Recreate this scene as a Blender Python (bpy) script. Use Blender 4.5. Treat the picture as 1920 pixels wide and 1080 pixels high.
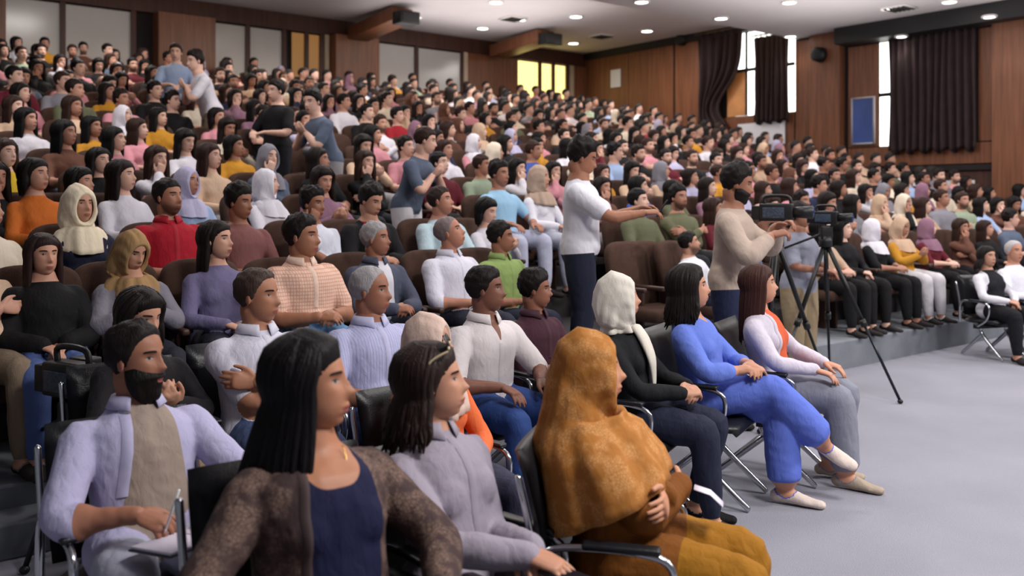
import bpy, bmesh, math, random
import numpy as np
from mathutils import Vector, Matrix
from math import sin, cos, pi, radians, sqrt, atan2

for o in list(bpy.data.objects): bpy.data.objects.remove(o)
scene = bpy.context.scene
COL = scene.collection
random.seed(11)
RNG = np.random.default_rng(5)

# ------------------------------------------------------------------ camera
F = 1700.0            # focal length in pixels of the 1920 x 1080 frame
HZ = 378.0            # pixel row of the horizon
CH = 1.60             # camera height
cam_d = bpy.data.cameras.new('camera'); cam = bpy.data.objects.new('camera', cam_d)
COL.objects.link(cam); scene.camera = cam
cam.location = (0, 0, CH); cam.rotation_euler = (pi/2, 0, 0)
cam_d.sensor_width = 36.0; cam_d.lens = 36.0*F/1920.0
cam_d.shift_y = -(540-HZ)/1920.0
cam_d.clip_start = 0.05; cam_d.clip_end = 200
cam_d.dof.use_dof = True; cam_d.dof.focus_distance = 4.3; cam_d.dof.aperture_fstop = 2.2

# ------------------------------------------------------------------ world, exposure
world = bpy.data.worlds.new('world'); scene.world = world; world.use_nodes = True
bg = world.node_tree.nodes['Background']
bg.inputs[0].default_value = (0.86, 0.90, 1.0, 1); bg.inputs[1].default_value = 0.16
vs = scene.view_settings
vs.view_transform = 'Standard'; vs.look = 'None'; vs.gamma = 1.0; vs.use_curve_mapping = False
vs.exposure = 0.20

def lin(c):
    """sRGB 0..255 -> linear rgba"""
    r = []
    for x in c[:3]:
        x = x/255.0
        r.append(x/12.92 if x <= 0.04045 else ((x+0.055)/1.055)**2.4)
    return (r[0], r[1], r[2], 1.0)

# room axes: U runs along the rows, V runs up the rake towards the back wall
U = Vector((0.783, 0.622, 0)); V = Vector((-0.622, 0.783, 0))
def W(u, v, z=0.0): return U*u + V*v + Vector((0, 0, z))
def px_row(x, v):
    """world point (z=0) where the vertical plane of pixel column x meets row line v"""
    a = (x-960)/F
    D = v/(V.x*a + V.y)
    return Vector((a*D, D, 0))
def px_D(x, D): return Vector(((x-960)/F*D, D, 0))
def px_z(x, y, z):
    D = (z-CH)*F/(HZ-y); return Vector(((x-960)/F*D, D, z))
def to_px(p):
    return (960+F*p.x/p.y, HZ-F*(p.z-CH)/p.y)
ROOM_A = atan2(U.y, U.x)

# unseen area lights added over the open floor for brightness (above the frame)
def area(name, loc, size, energy, color=(1, 1, 1), rot=(0, 0, 0), size_y=None):
    l = bpy.data.lights.new(name, 'AREA'); l.energy = energy; l.color = color; l.size = size
    if size_y: l.shape = 'RECTANGLE'; l.size_y = size_y
    o = bpy.data.objects.new(name, l); COL.objects.link(o); o.location = loc; o.rotation_euler = rot
    return o
for i, (u, v) in enumerate([(3.0, -.6), (7.0, -1.2), (11.0, -1.2), (15, -1.2), (5.0, 4.8), (9.0, 4.8), (13.0, 4.8), (16.5, 4.8)]):
    area('added_top_light', W(u, v, 5.20), 1.2, 285 if v < 3 else 62, (1.0, 0.97, 0.93), (0, 0, ROOM_A))
for i, (u, v) in enumerate([(1.5, 9), (5.5, 9), (9.5, 9), (13.5, 9), (4, 15.5), (8, 15.5), (12, 15.5), (16, 15.5)]):  # further area lights added over the raked rows, no fixture modelled
    area('added_top_light', W(u, v, 5.2 if v < 12 else 5.75), 1.0, 80, (1.0, 0.95, 0.90), (0, 0, ROOM_A))

# unseen upward area lights added to brighten the ceiling, without fixtures
for (u, v, e) in ((6, 2.0, 60), (13, 2.5, 90), (7, 8.0, 52), (14, 8.2, 115)):
    area('added_up_light', W(u, v, 3.9), 5.0, e, (1.0, 0.96, 0.93), (pi, 0, ROOM_A))
for (u, v, e) in ((5, 16.0, 40), (12, 16.0, 66)):
    area('added_up_light', W(u, v, 4.95), 4.0, e, (1.0, 0.94, 0.90), (pi, 0, ROOM_A))

# ------------------------------------------------------------------ materials
def new_mat(name):
    m = bpy.data.materials.new(name); m.use_nodes = True
    nt = m.node_tree; b = nt.nodes['Principled BSDF']
    return m, nt, b
def setin(b, **k):
    for n, v in k.items():
        b.inputs[n.replace('_', ' ')].default_value = v
MATS = {}
def mat(name, col, rough=0.6, metal=0.0, noise=None, bump=None, spec=0.4, col2=None, stretch=None):
    """plain procedural material: colour with noise variation and fine bump"""
    if name in MATS: return MATS[name]
    m, nt, b = new_mat(name)
    setin(b, Roughness=rough, Metallic=metal); b.inputs['Specular IOR Level'].default_value = spec
    c1 = lin(col)
    N, L = nt.nodes, nt.links
    tc = N.new('ShaderNodeTexCoord'); mp = N.new('ShaderNodeMapping'); L.new(tc.outputs['Object'], mp.inputs[0])
    if stretch: mp.inputs['Scale'].default_value = stretch
    if noise:
        sc, amt = noise
        nz = N.new('ShaderNodeTexNoise'); nz.inputs['Scale'].default_value = sc; nz.inputs['Detail'].default_value = 5
        L.new(mp.outputs[0], nz.inputs['Vector'])
        mx = N.new('ShaderNodeMix'); mx.data_type = 'RGBA'
        c2 = lin(col2) if col2 else tuple(x*(1-amt) for x in c1[:3])+(1,)
        mx.inputs[6].default_value = c1; mx.inputs[7].default_value = c2
        mr = N.new('ShaderNodeMapRange'); mr.inputs[1].default_value = 0.35; mr.inputs[2].default_value = 0.65
        L.new(nz.outputs['Fac'], mr.inputs[0]); L.new(mr.outputs[0], mx.inputs[0]); L.new(mx.outputs[2], b.inputs['Base Color'])
    else:
        b.inputs['Base Color'].default_value = c1
    if bump:
        sc, st = bump
        nz2 = N.new('ShaderNodeTexNoise'); nz2.inputs['Scale'].default_value = sc; nz2.inputs['Detail'].default_value = 4
        L.new(mp.outputs[0], nz2.inputs['Vector'])
        bp = N.new('ShaderNodeBump'); bp.inputs['Strength'].default_value = st; bp.inputs['Distance'].default_value = 0.01
        L.new(nz2.outputs['Fac'], bp.inputs['Height']); L.new(bp.outputs[0], b.inputs['Normal'])
    MATS[name] = m
    return m
def emit(name, col, strength):
    if name in MATS: return MATS[name]
    m, nt, b = new_mat(name)
    b.inputs['Base Color'].default_value = (0, 0, 0, 1)
    b.inputs['Emission Color'].default_value = lin(col); b.inputs['Emission Strength'].default_value = strength
    MATS[name] = m; return m

# ------------------------------------------------------------------ mesh helpers
class Acc:
    def __init__(s): s.v = []; s.f = []; s.n = 0
    def add(s, v, f):
        v = np.asarray(v, float).reshape(-1, 3)
        s.v.append(v); s.f += [tuple(i+s.n for i in q) for q in f]; s.n += len(v)
        return s
    def arr(s): return np.concatenate(s.v) if s.v else np.zeros((0, 3))
    def box(s, c, size, rot=None):
        x, y, z = [q/2 for q in size]
        v = np.array([(a, b, d) for a in (-x, x) for b in (-y, y) for d in (-z, z)])
        if rot is not None: v = v @ np.array(rot.to_3x3()).T
        v = v + np.array(c)
        return s.add(v, [(0, 1, 3, 2), (4, 6, 7, 5), (0, 4, 5, 1), (2, 3, 7, 6), (0, 2, 6, 4), (1, 5, 7, 3)])
    def ell(s, c, r, n=16, m=10, rot=None):
        v = []; f = []
        for i in range(m+1):
            ph = pi*i/m
            for j in range(n):
                th = 2*pi*j/n
                v.append((r[0]*sin(ph)*cos(th), r[1]*sin(ph)*sin(th), r[2]*cos(ph)))
        for i in range(m):
            for j in range(n):
                f.append((i*n+j, (i+1)*n+j, (i+1)*n+(j+1) % n, i*n+(j+1) % n))
        v = np.array(v)
        if rot is not None: v = v @ np.array(rot.to_3x3()).T
        return s.add(v+np.array(c), f)
    def tube(s, pts, rad, n=12, sub=4, ref=None, cap=True):
        """closed tube; rad entries are scalar or (side, depth) with side along ref"""
        P = [Vector(p) for p in pts]; R = [(r, r) if not isinstance(r, (tuple, list)) else r for r in rad]
        # Catmull-Rom resample
        pp = []; rr = []
        k = len(P)
        for i in range(k-1):
            p0 = P[max(i-1, 0)]; p1 = P[i]; p2 = P[i+1]; p3 = P[min(i+2, k-1)]
            for q in range(sub):
                t = q/sub
                pp.append(0.5*((2*p1)+(p2-p0)*t+(2*p0-5*p1+4*p2-p3)*t*t+(3*p1-p0-3*p2+p3)*t**3))
                rr.append((R[i][0]*(1-t)+R[i+1][0]*t, R[i][1]*(1-t)+R[i+1][1]*t))
        pp.append(P[-1]); rr.append(R[-1])
        m = len(pp)
        tan = [(pp[min(i+1, m-1)]-pp[max(i-1, 0)]).normalized() for i in range(m)]
        if cap:
            r0 = min(rr[0]); r1 = min(rr[-1])
            pre = [(pp[0]-tan[0]*r0*sin(a), (rr[0][0]*cos(a), rr[0][1]*cos(a)), tan[0]) for a in (1.45, 1.0, 0.5)]
            post = [(pp[-1]+tan[-1]*r1*sin(a), (rr[-1][0]*cos(a), rr[-1][1]*cos(a)), tan[-1]) for a in (0.5, 1.0, 1.45)]
            pp = [q[0] for q in pre]+pp+[q[0] for q in post]
            rr = [q[1] for q in pre]+rr+[q[1] for q in post]
            tan = [q[2] for q in pre]+tan+[q[2] for q in post]
            m = len(pp)
        a = Vector(ref) if ref is not None else (Vector((0, 0, 1)) if abs(tan[0].z) < 0.9 else Vector((1, 0, 0)))
        v = []; f = []
        for i in range(m):
            a = (a-tan[i]*a.dot(tan[i]))
            if a.length < 1e-5: a = tan[i].orthogonal()
            a.normalize(); b = tan[i].cross(a)
            for j in range(n):
                th = 2*pi*j/n
                v.append(pp[i]+a*(rr[i][0]*cos(th))+b*(rr[i][1]*sin(th)))
        for i in range(m-1):
            for j in range(n):
                f.append((i*n+j, i*n+(j+1) % n, (i+1)*n+(j+1) % n, (i+1)*n+j))
        f.append(tuple(range(n-1, -1, -1))); f.append(tuple((m-1)*n+j for j in range(n)))
        return s.add([tuple(x) for x in v], f)
    def cyl(s, p0, p1, r0, r1=None, n=16):
        return s.tube([p0, p1], [r0, r0 if r1 is None else r1], n=n, sub=1, cap=False)
    def mesh(s, name, smooth=True):
        me = bpy.data.meshes.new(name); me.from_pydata(s.arr().tolist(), [], s.f)
        if smooth and len(me.polygons): me.polygons.foreach_set('use_smooth', [True]*len(me.polygons))
        me.update(); return me

def rbox(c, size, bev=0.02, seg=3, rot=None):
    """rounded box as (verts, faces)"""
    bm = bmesh.new(); bmesh.ops.create_cube(bm, size=1.0)
    bmesh.ops.scale(bm, vec=size, verts=bm.verts)
    if bev > 0: bmesh.ops.bevel(bm, geom=list(bm.edges), offset=min(bev, min(size)*0.49), segments=seg, affect='EDGES', profile=0.5)
    if rot is not None: bmesh.ops.rotate(bm, cent=(0, 0, 0), matrix=rot.to_3x3(), verts=bm.verts)
    bmesh.ops.translate(bm, vec=c, verts=bm.verts)
    bm.verts.index_update()
    v = [tuple(x.co) for x in bm.verts]; f = [tuple(y.index for y in q.verts) for q in bm.faces]
    bm.free(); return v, f

def obj(name, data, m=None, parent=None, smooth=True):
    if isinstance(data, Acc): data = data.mesh(name, smooth)
    o = bpy.data.objects.new(name, data); COL.objects.link(o)
    if m is not None and not len(data.materials): data.materials.append(m)
    if parent is not None: o.parent = parent
    return o
def empty(name, loc, rz=0):
    o = bpy.data.objects.new(name, None); COL.objects.link(o); o.location = loc; o.rotation_euler = (0, 0, rz)
    o.empty_display_size = 0.1
    return o
def tag(o, label, cat, group=None):
    o['label'] = label; o['category'] = cat
    if group: o['group'] = group
    return o
def struct(o, label=None):
    o['kind'] = 'structure'
    if label: o['label'] = label
    return o
def bevel(o, w=0.01, seg=2):
    md = o.modifiers.new('bevel', 'BEVEL'); md.width = w; md.segments = seg; md.limit_method = 'ANGLE'; return o
def copy_tree(o, parent=None):
    c = o.copy(); COL.objects.link(c)
    if parent is not None: c.parent = parent
    for ch in list(o.children): copy_tree(ch, c)
    return c
# ================================================================== the room
PLAT_V, PLAT_Z = 4.80, 0.27
ROW_V0, ROW_DV, ROW_DZ, NROW = 5.30, 0.88, 0.209, 16
def row_v(r): return ROW_V0+ROW_DV*r
def row_z(r): return PLAT_Z+ROW_DZ*r
UR, VB = 18.2, 19.5            # right wall and back wall planes
ZF, ZB, VSTEP = 5.35, 5.90, 12.3

WOOD = mat('wood_panel', (126, 80, 56), 0.42, noise=(3.0, 0.35), stretch=(6, 6, 0.35), spec=0.35)
WOODD = mat('wood_dark', (74, 42, 34), 0.5, noise=(3.0, 0.4), stretch=(5, 5, 0.4))
GAP = mat('joint_dark', (26, 20, 20), 0.8)
PLASTER = mat('ceiling_plaster', (206, 200, 203), 0.85, noise=(0.6, 0.08))
CARPET = mat('floor_carpet', (146, 146, 157), 0.95, noise=(1.3, 0.10), bump=(160, 0.5), spec=0.1)
CONC = mat('riser_concrete', (128, 132, 140), 0.9, noise=(2.5, 0.28), bump=(40, 0.25), spec=0.2)
TIER = mat('tier_floor', (64, 60, 62), 0.9, noise=(3, 0.3), spec=0.2)
BLACK = mat('black_plastic', (20, 20, 22), 0.45, noise=(9, 0.2))
CURT = mat('curtain_cloth', (50, 34, 36), 0.85, noise=(4, 0.3), bump=(80, 0.3))
CREAM = mat('cream_trim', (188, 170, 150), 0.6, noise=(3, 0.12))
WIN = emit('daylight_pane', (255, 255, 250), 2.6)
WARMWIN = emit('warm_lit_pane', (255, 226, 140), 1.7)
WARMDIM = emit('warm_dim_pane', (188, 132, 72), 0.42)
LAMP = emit('downlight_lens', (255, 248, 240), 14.0)
CHROME = mat('chrome', (200, 202, 208), 0.18, metal=1.0, noise=(30, 0.08))

def room_obj(name, acc, m, parent=None, smooth=False):
    o = obj(name, acc, m, parent, smooth)
    if parent is None: o.rotation_euler = (0, 0, ROOM_A)
    return o
def bx(u0, u1, v0, v1, z0, z1):
    return Acc().box(((u0+u1)/2, (v0+v1)/2, (z0+z1)/2), (abs(u1-u0), abs(v1-v0), abs(z1-z0)))
def on_right(x, y, u=UR):
    a = (x-960)/F; D = u/(U.x*a+U.y); return (V.x*a+V.y)*D, CH+(HZ-y)*D/F
def on_back(x, y, v=VB):
    a = (x-960)/F; D = v/(V.x*a+V.y); return (U.x*a+U.y)*D, CH+(HZ-y)*D/F

struct(room_obj('floor', bx(-8, 21, -6, PLAT_V+0.3, -0.2, 0), CARPET), 'bluish grey carpeted floor in front of the rows')
for r in range(NROW):
    v0 = PLAT_V if r == 0 else row_v(r)-0.50
    v1 = row_v(r+1)-0.50 if r < NROW-1 else VB
    o = room_obj('floor_tier', bx(-7, UR, v0, v1+0.02, -0.2, row_z(r)), CONC if r == 0 else TIER)
    struct(o, 'concrete platform step under the first raked row' if r == 0 else None); bevel(o, 0.012)
# half step at the left end of the platform
c = px_z(8, 985, 0.16)
st = obj('step_block', Acc().add(*rbox((0, 0, 0.08), (0.5, 0.34, 0.16), 0.012)), CONC); st.location = (c.x-0.12, c.y+0.12, 0)
st.rotation_euler = (0, 0, ROOM_A); tag(st, 'low grey concrete step block on the floor before the platform', 'step')

struct(room_obj('ceiling', bx(-8, UR, -6, VSTEP, ZF, ZF+0.28), PLASTER))
struct(room_obj('ceiling', bx(-8, UR, VSTEP-0.4, VB+0.4, ZB, ZB+0.2), PLASTER))
# cove strip on the back of the ceiling step
struct(room_obj('trim_1', bx(2, 17.6, VSTEP+0.012, VSTEP+0.06, ZF+0.10, ZF+0.16), emit('cove_strip', (255, 216, 150), 9.0)), 'warm cove light strip behind the ceiling step')
# right wall: dark backing plus proud wooden panels
wr = struct(room_obj('wall_right', bx(UR, UR+0.3, -2, VB+0.4, -0.2, ZB+0.2), GAP), 'right side wall of brown wooden panels')
def panel_r(x0, x1, z0, z1, proud=0.05, m=WOOD, name='panel'):
    va = on_right(x0, 300)[0]; vb = on_right(x1, 300)[0]
    o = room_obj(name, bx(UR-proud, UR+0.02, min(va, vb), max(va, vb), z0, z1), m, wr); bevel(o, 0.008); return o
z_s1 = on_right(1400, 217)[1]; z_s2 = on_right(1700, 272)[1]; z_t2 = on_right(1700, 74)[1]
panel_r(1100.5, 1180, 0, 5.72); panel_r(1181, 1264, 0, 5.72); panel_r(1268, 1313, 0, 5.72)
panel_r(1318, 1491, 0, z_s1-0.02); panel_r(1494, 1524, 0, 5.3)
panel_r(1528, 1584, 0, ZF-0.02, 0.22)
panel_r(1592, 1864, 2.35, z_s2-0.02); panel_r(1592, 1647, z_s2, z_t2, 0.04); panel_r(1836, 1864, z_s2, z_t2, 0.04)
panel_r(1592, 1700, 0, 2.3)
panel_r(1869, 2010, 0, ZF-0.02, 0.22); panel_r(2016, 2400, 0, ZF-0.02, 0.05)
# door under the second bay
va, vb = on_right(1762, 340)[0], on_right(1866, 340)[0]
d1 = struct(room_obj('door_1', bx(UR-0.09, UR+0.01, vb, va, 0, 2.22), WOODD), 'dark doorway with a white door leaf')
vc, vd = on_right(1770, 340)[0], on_right(1832, 340)[0]
room_obj('door_leaf', bx(UR-0.11, UR-0.08, vd, vc, 0, 2.02), mat('white_paint', (214, 214, 220), 0.5, noise=(2, .06)), d1)
hb = room_obj('door_header', bx(UR-0.16, UR, on_right(1868, 300)[0], on_right(1706, 300)[0], 2.22, 2.33), GAP, wr)
# windows
def window_r(n, x0, x1, z0, z1, mull, label):
    va, vb = on_right(x1, 150)[0], on_right(x0, 150)[0]
    w = struct(room_obj('window_%d' % n, bx(UR-0.035, UR-0.01, va, vb, z0, z1), WIN), label)
    for (a, b, c_, d) in mull:
        room_obj('mullion', bx(UR-0.06, UR-0.03, a, b, c_, d), GAP, w)
    return w
z1t = on_right(1400, 62)[1]
v14, v13 = on_right(1422, 150)[0], on_right(1382, 150)[0]; vmid = on_right(1402, 150)[0]
window_r(1, 1380, 1492, z_s1, z1t, [(vmid-0.03, vmid+0.03, z_s1, z1t), (on_right(1492, 1)[0], v13, on_right(1400, 132)[1]-0.04, on_right(1400, 132)[1]+0.04)],
         'bright daylight window between the rumpled and the straight curtain')
window_r(2, 1651, 1815, z_s2, z_t2, [(on_right(1815, 150)[0], on_right(1651, 1)[0], on_right(1660, 178)[1]-0.04, on_right(1660, 178)[1]+0.04)],
         'bright daylight window half covered by the wide dark curtain')
# board coloured as the amber reflection in the lower half of the first window
am = room_obj('reflection_board', bx(UR-0.05, UR-0.036, on_right(1400, 1)[0], on_right(1366, 1)[0], z_s1, on_right(1385, 137)[1]), mat('amber_reflection', (214, 150, 92), 0.5, noise=(3, .2)), None)
tag(am, 'amber painted reflection in the lower half of the window', 'reflection_board')
# curtains
def curtain(x0, x1, z0, z1, label, nf, tie=False, off=0.16):
    va, vb = on_right(x1, 150)[0], on_right(x0, 150)[0]
    n, m = nf*10, 26
    a = Acc(); vv = []; ff = []
    for k in range(m+1):
        t = k/m; z = z1+(z0-z1)*t
        for i in range(n+1):
            s = i/n
            s2 = s
            if tie: s2 = s*(1-0.55*math.exp(-((t-0.80)/0.28)**2)*(1-0.15*sin(7*s)))  # gathered towards the window's left
            v = vb+(va-vb)*s2
            dep = (0.055+0.02*t)*sin(2*pi*nf*s+0.7*sin(3*t+9*s))+0.02*sin(23*s+4*t)
            vv.append((UR-off+dep, v, z+(0.05*sin(2*pi*nf*s*0.5+1) if k == m else 0)))
    for k in range(m):
        for i in range(n):
            ff.append((k*(n+1)+i, k*(n+1)+i+1, (k+1)*(n+1)+i+1, (k+1)*(n+1)+i))
    a.add(vv, ff)
    root = empty('curtain', W(UR-0.12, (va+vb)/2, z0), ROOM_A)
    o = obj('cloth', a, CURT, root); o.matrix_parent_inverse = Matrix(); o.location = (-(UR-0.12), -(va+vb)/2, -z0)
    md = o.modifiers.new('thick', 'SOLIDIFY'); md.thickness = 0.006
    r = Acc().cyl((UR-off, va-0.1, z1+0.05), (UR-off, vb+0.1, z1+0.05), 0.02, n=10)
    ro = obj('rod', r, mat('brass_rod', (150, 132, 110), 0.3, metal=1, noise=(20, .2)), root); ro.location = o.location
    for i in range(nf):
        v = vb+(va-vb)*(i+0.5)/nf
        q = obj('ring', Acc().tube([(UR-off+0.04*cos(t), v, z1+0.035+0.04*sin(t)) for t in np.linspace(0, 2*pi, 9)], [0.008]*9, n=6, sub=1, cap=False), MATS['brass_rod'], root)
        q.location = o.location
    tag(root, label, 'curtain')
curtain(1316, 1400, z_s1-0.25, on_right(1360, 62)[1], 'rumpled brown curtain gathered beside the bright window', 6, tie=True)
curtain(1421, 1487, on_right(1450, 230)[1], on_right(1450, 68)[1], 'straight dark curtain above the white screen', 7)
curtain(1673, 1838, on_right(1750, 284)[1], on_right(1750, 64)[1], 'wide dark pleated curtain on a ringed rod beside the blue poster', 12)
# white screen, blue poster, papers
def flat_r(name, x0, x1, y0, y1, m, label, cat, off=0.075):
    va, vb = on_right(x1, 1)[0], on_right(x0, 1)[0]; xm = (x0+x1)/2
    o = room_obj(name, bx(UR-off, UR-off+0.03, va, vb, on_right(xm, y1)[1], on_right(xm, y0)[1]), m); tag(o, label, cat); return o
flat_r('projection_screen', 1388, 1476, 230, 272, mat('white_screen', (225, 226, 236), 0.5, noise=(1, .05)), 'white projection screen below the straight dark curtain', 'screen', 0.10)
po = flat_r('poster', 1603, 1641, 186, 268, mat('poster_blue', (62, 88, 158), 0.4, noise=(1.2, .35)), 'blue poster in a pale frame beside the tall bright window', 'poster', 0.09)
va, vb = on_right(1641, 1)[0], on_right(1603, 1)[0]; zp0, zp1 = on_right(1622, 268)[1], on_right(1622, 186)[1]
for q in (bx(UR-0.1, UR-0.06, va, vb, zp0-0.04, zp0), bx(UR-0.1, UR-0.06, va, vb, zp1, zp1+0.04), bx(UR-0.1, UR-0.06, va-0.04, va, zp0-0.04, zp1+0.04), bx(UR-0.1, UR-0.06, vb, vb+0.04, zp0-0.04, zp1+0.04)):
    f_ = obj('frame', q, mat('pale_frame', (170, 165, 170), 0.5, noise=(5, .1)), po)
# round wall speakers
def wall_speaker(x, y, r, proud, label):
    v, z = on_right(x, y)
    root = empty('wall_speaker', W(UR-proud-0.02, v, z), ROOM_A)
    obj('housing', Acc().cyl((0.02, 0, 0), (-0.14, 0, 0), r, r*0.92, n=28), BLACK, root)
    obj('grille', Acc().ell((-0.14, 0, 0), (0.05, r*0.82, r*0.82), n=28), mat('grille', (34, 34, 36), 0.7, bump=(300, .6)), root)
    obj('bracket', Acc().box((0.05, 0, 0), (0.08, 0.08, 0.08)), GAP, root)
    tag(root, label, 'speaker')
wall_speaker(1550, 105, 0.17, 0.24, 'round black loudspeaker on the wooden pillar beside the blue poster')
wall_speaker(1284, 76, 0.15, 0.07, 'small round black loudspeaker high on the narrow wood panel')
# dark beams along the right wall
struct(room_obj('trim_2', bx(UR-0.55, UR, -2, on_right(1590, 1)[0], z_t2+0.02, ZF), mat('beam_dark', (30, 29, 32), 0.5, noise=(2, .2))), 'dark soffit beam along the right wall')
struct(room_obj('trim_3', bx(UR-0.16, UR, VSTEP, VB, 5.72, ZB), MATS['beam_dark']), 'dark cornice along the right wall')

# back wall
wb = struct(room_obj('wall_back', bx(-6, UR+0.3, VB, VB+0.3, -0.2, ZB+0.2), GAP), 'rear wall of wooden pillars and glazed control rooms')
GLASS = mat('partition_glass', (196, 194, 194), 0.2, noise=(0.5, 0.12), spec=0.6)
def panel_b(x0, x1, z0, z1, proud, m, name='panel', par=None):
    ua, ub = on_back(x0, 60)[0], on_back(x1, 60)[0]
    o = room_obj(name, bx(ua, ub, VB-proud, VB+0.01, z0, z1), m, par or wb); bevel(o, 0.008); return o
ZT = 5.52
panel_b(-260, 1099, ZT, ZB, 0.12, WOODD, 'fascia')
panel_b(-260, 1099, 3.2, 3.9, 0.06, WOOD, 'dado')
for (x0, x1) in ((-60, 4), (286, 392), (615, 696), (873, 966), (1072, 1099)): panel_b(x0, x1, 3.2, ZT if x0 < 860 else ZT, 0.40 if x0 < 860 else 0.10, WOOD, 'pillar')
for (x0, x1) in ((605, 613), (865, 872), (1064, 1071)): panel_b(x0, x1, 3.9, ZT, 0.13, CREAM, 'trim_strip')
def window_b(n, xs, ms, label):
    ua, ub = on_back(xs[0], 1)[0], on_back(xs[-1], 1)[0]
    w = struct(room_obj('window_%d' % n, bx(ua, ub, VB-0.025, VB-0.005, 3.9, ZT), GAP), label)
    for i in range(len(xs)-1):
        a, b = on_back(xs[i], 1)[0], on_back(xs[i+1], 1)[0]
        room_obj('pane', bx(a+0.04, b-0.04, VB-0.04, VB-0.02, 3.92, ZT-0.03), ms[i], w)
        room_obj('mullion', bx(b-0.05, b+0.05, VB-0.10, VB-0.02, 3.9, ZT), WOODD, w)
window_b(3, (6, 116, 248), (GLASS, GLASS), 'grey glass partition beside the dark doorway')
window_b(4, (394, 462, 530), (GLASS, GLASS), 'grey glass partition between the first wooden pillar and the amber door')
window_b(5, (543, 572, 600), (WARMDIM, WARMDIM), 'amber lit door panes beside the second wooden pillar')
window_b(6, (698, 778, 864), (GLASS, GLASS), 'grey glass partition right of the second wooden pillar')
window_b(7, (968, 1009, 1034, 1060), (WARMWIN, WARMWIN, WARMWIN), 'bright yellow lit windows near the room corner')
# wooden ceiling brackets carrying black boxes
def bracket(x, y0, xe, ye, label):
    u, _ = on_back(x, y0)
    root = empty('ceiling_bracket', W(u, VB-0.4, 5.3), ROOM_A)
    obj('arm', Acc().add(*rbox((0, -1.0, 0.34), (0.55, 2.0, 0.30), 0.02, rot=Matrix.Rotation(radians(-4), 4, 'X'))), WOOD, root)
    obj('box_speaker', Acc().add(*rbox((0, -2.15, 0.30), (0.50, 0.38, 0.28), 0.03)), BLACK, root)
    obj('grille', Acc().add(*rbox((0, -2.345, 0.30), (0.42, 0.02, 0.20), 0.008)), MATS['grille'], root)
    tag(root, label, 'speaker bracket')
bracket(656, 40, 0, 0, 'wooden ceiling bracket with black speaker at the second wooden pillar')
bracket(915, 80, 0, 0, 'wooden ceiling bracket with black speaker beside the yellow windows')

# downlights, each a thing with its own lamp
RIM = mat('lamp_rim', (225, 222, 220), 0.4, noise=(9, .05))
def downlight(x, y, zc, label, r=0.10, energy=14):
    p = px_z(x, y, zc)
    root = empty('downlight', (p.x, p.y, zc))
    obj('rim', Acc().tube([(1.25*r*cos(t), 1.25*r*sin(t), -0.012) for t in np.linspace(0, 2*pi, 25)], [0.025]*25, n=8, sub=1, cap=False), RIM, root)
    obj('lens', Acc().ell((0, 0, -0.012), (r*1.15, r*1.15, 0.02), n=20, m=6), LAMP, root)
    l = bpy.data.lights.new('downlight_lamp', 'SPOT'); l.energy = energy; l.spot_size = radians(130); l.spot_blend = 0.6; l.shadow_soft_size = 0.1; l.color = (1, .95, .88)
    lo = bpy.data.objects.new('downlight_lamp', l); COL.objects.link(lo); lo.parent = root; lo.location = (0, 0, -0.06)
    tag(root, label, 'downlight', 'round ceiling downlights')
for (x, y) in ((778, 32), (905, 52), (1080, 30), (1075, 80), (1213, 57), (930, 3), (978, 36)):
    downlight(x, y, ZB, 'round white downlight in the raised rear ceiling', 0.085 if x == 978 else 0.12)
for (x, y) in ((1203, 2), (1352, 33), (1480, 3), (1482, 67), (1665, 15), (1780, 2)):
    downlight(x, y, ZF, 'round white downlight in the lower front ceiling', 0.11)
for (x, y) in ((1690, 67), (1855, 30)):
    downlight(x, y, z_t2+0.015, 'round white downlight in the dark soffit above the wide curtain', 0.09)
# small ceiling vents
for (x, y) in ((1128, 67), (1686, 14), (962, 34)):
    p = px_z(x, y, ZF if x > 1300 else ZB)
    ve = empty('ceiling_vent', (p.x, p.y, p.z), ROOM_A)
    obj('frame', Acc().box((0, 0, -0.015), (0.5, 0.5, 0.03)), RIM, ve)
    for k in range(5): obj('slat', Acc().box((0, -0.18+0.09*k, -0.035), (0.42, 0.05, 0.02)), GAP, ve)
    tag(ve, 'square ceiling vent with dark slats', 'vent', 'square ceiling vents')
# ================================================================== people
def sines(p, seed, freq, n=6):
    r = np.random.default_rng(seed); out = np.zeros(len(p))
    for i in range(n):
        k = r.normal(size=3); k /= np.linalg.norm(k); k *= freq*(0.6+0.9*r.random())
        out += np.sin(p @ k + r.random()*6.28 + 1.3*np.sin(p @ (k[[1, 2, 0]]*0.5)+r.random()*6))
    return out/n

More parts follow.
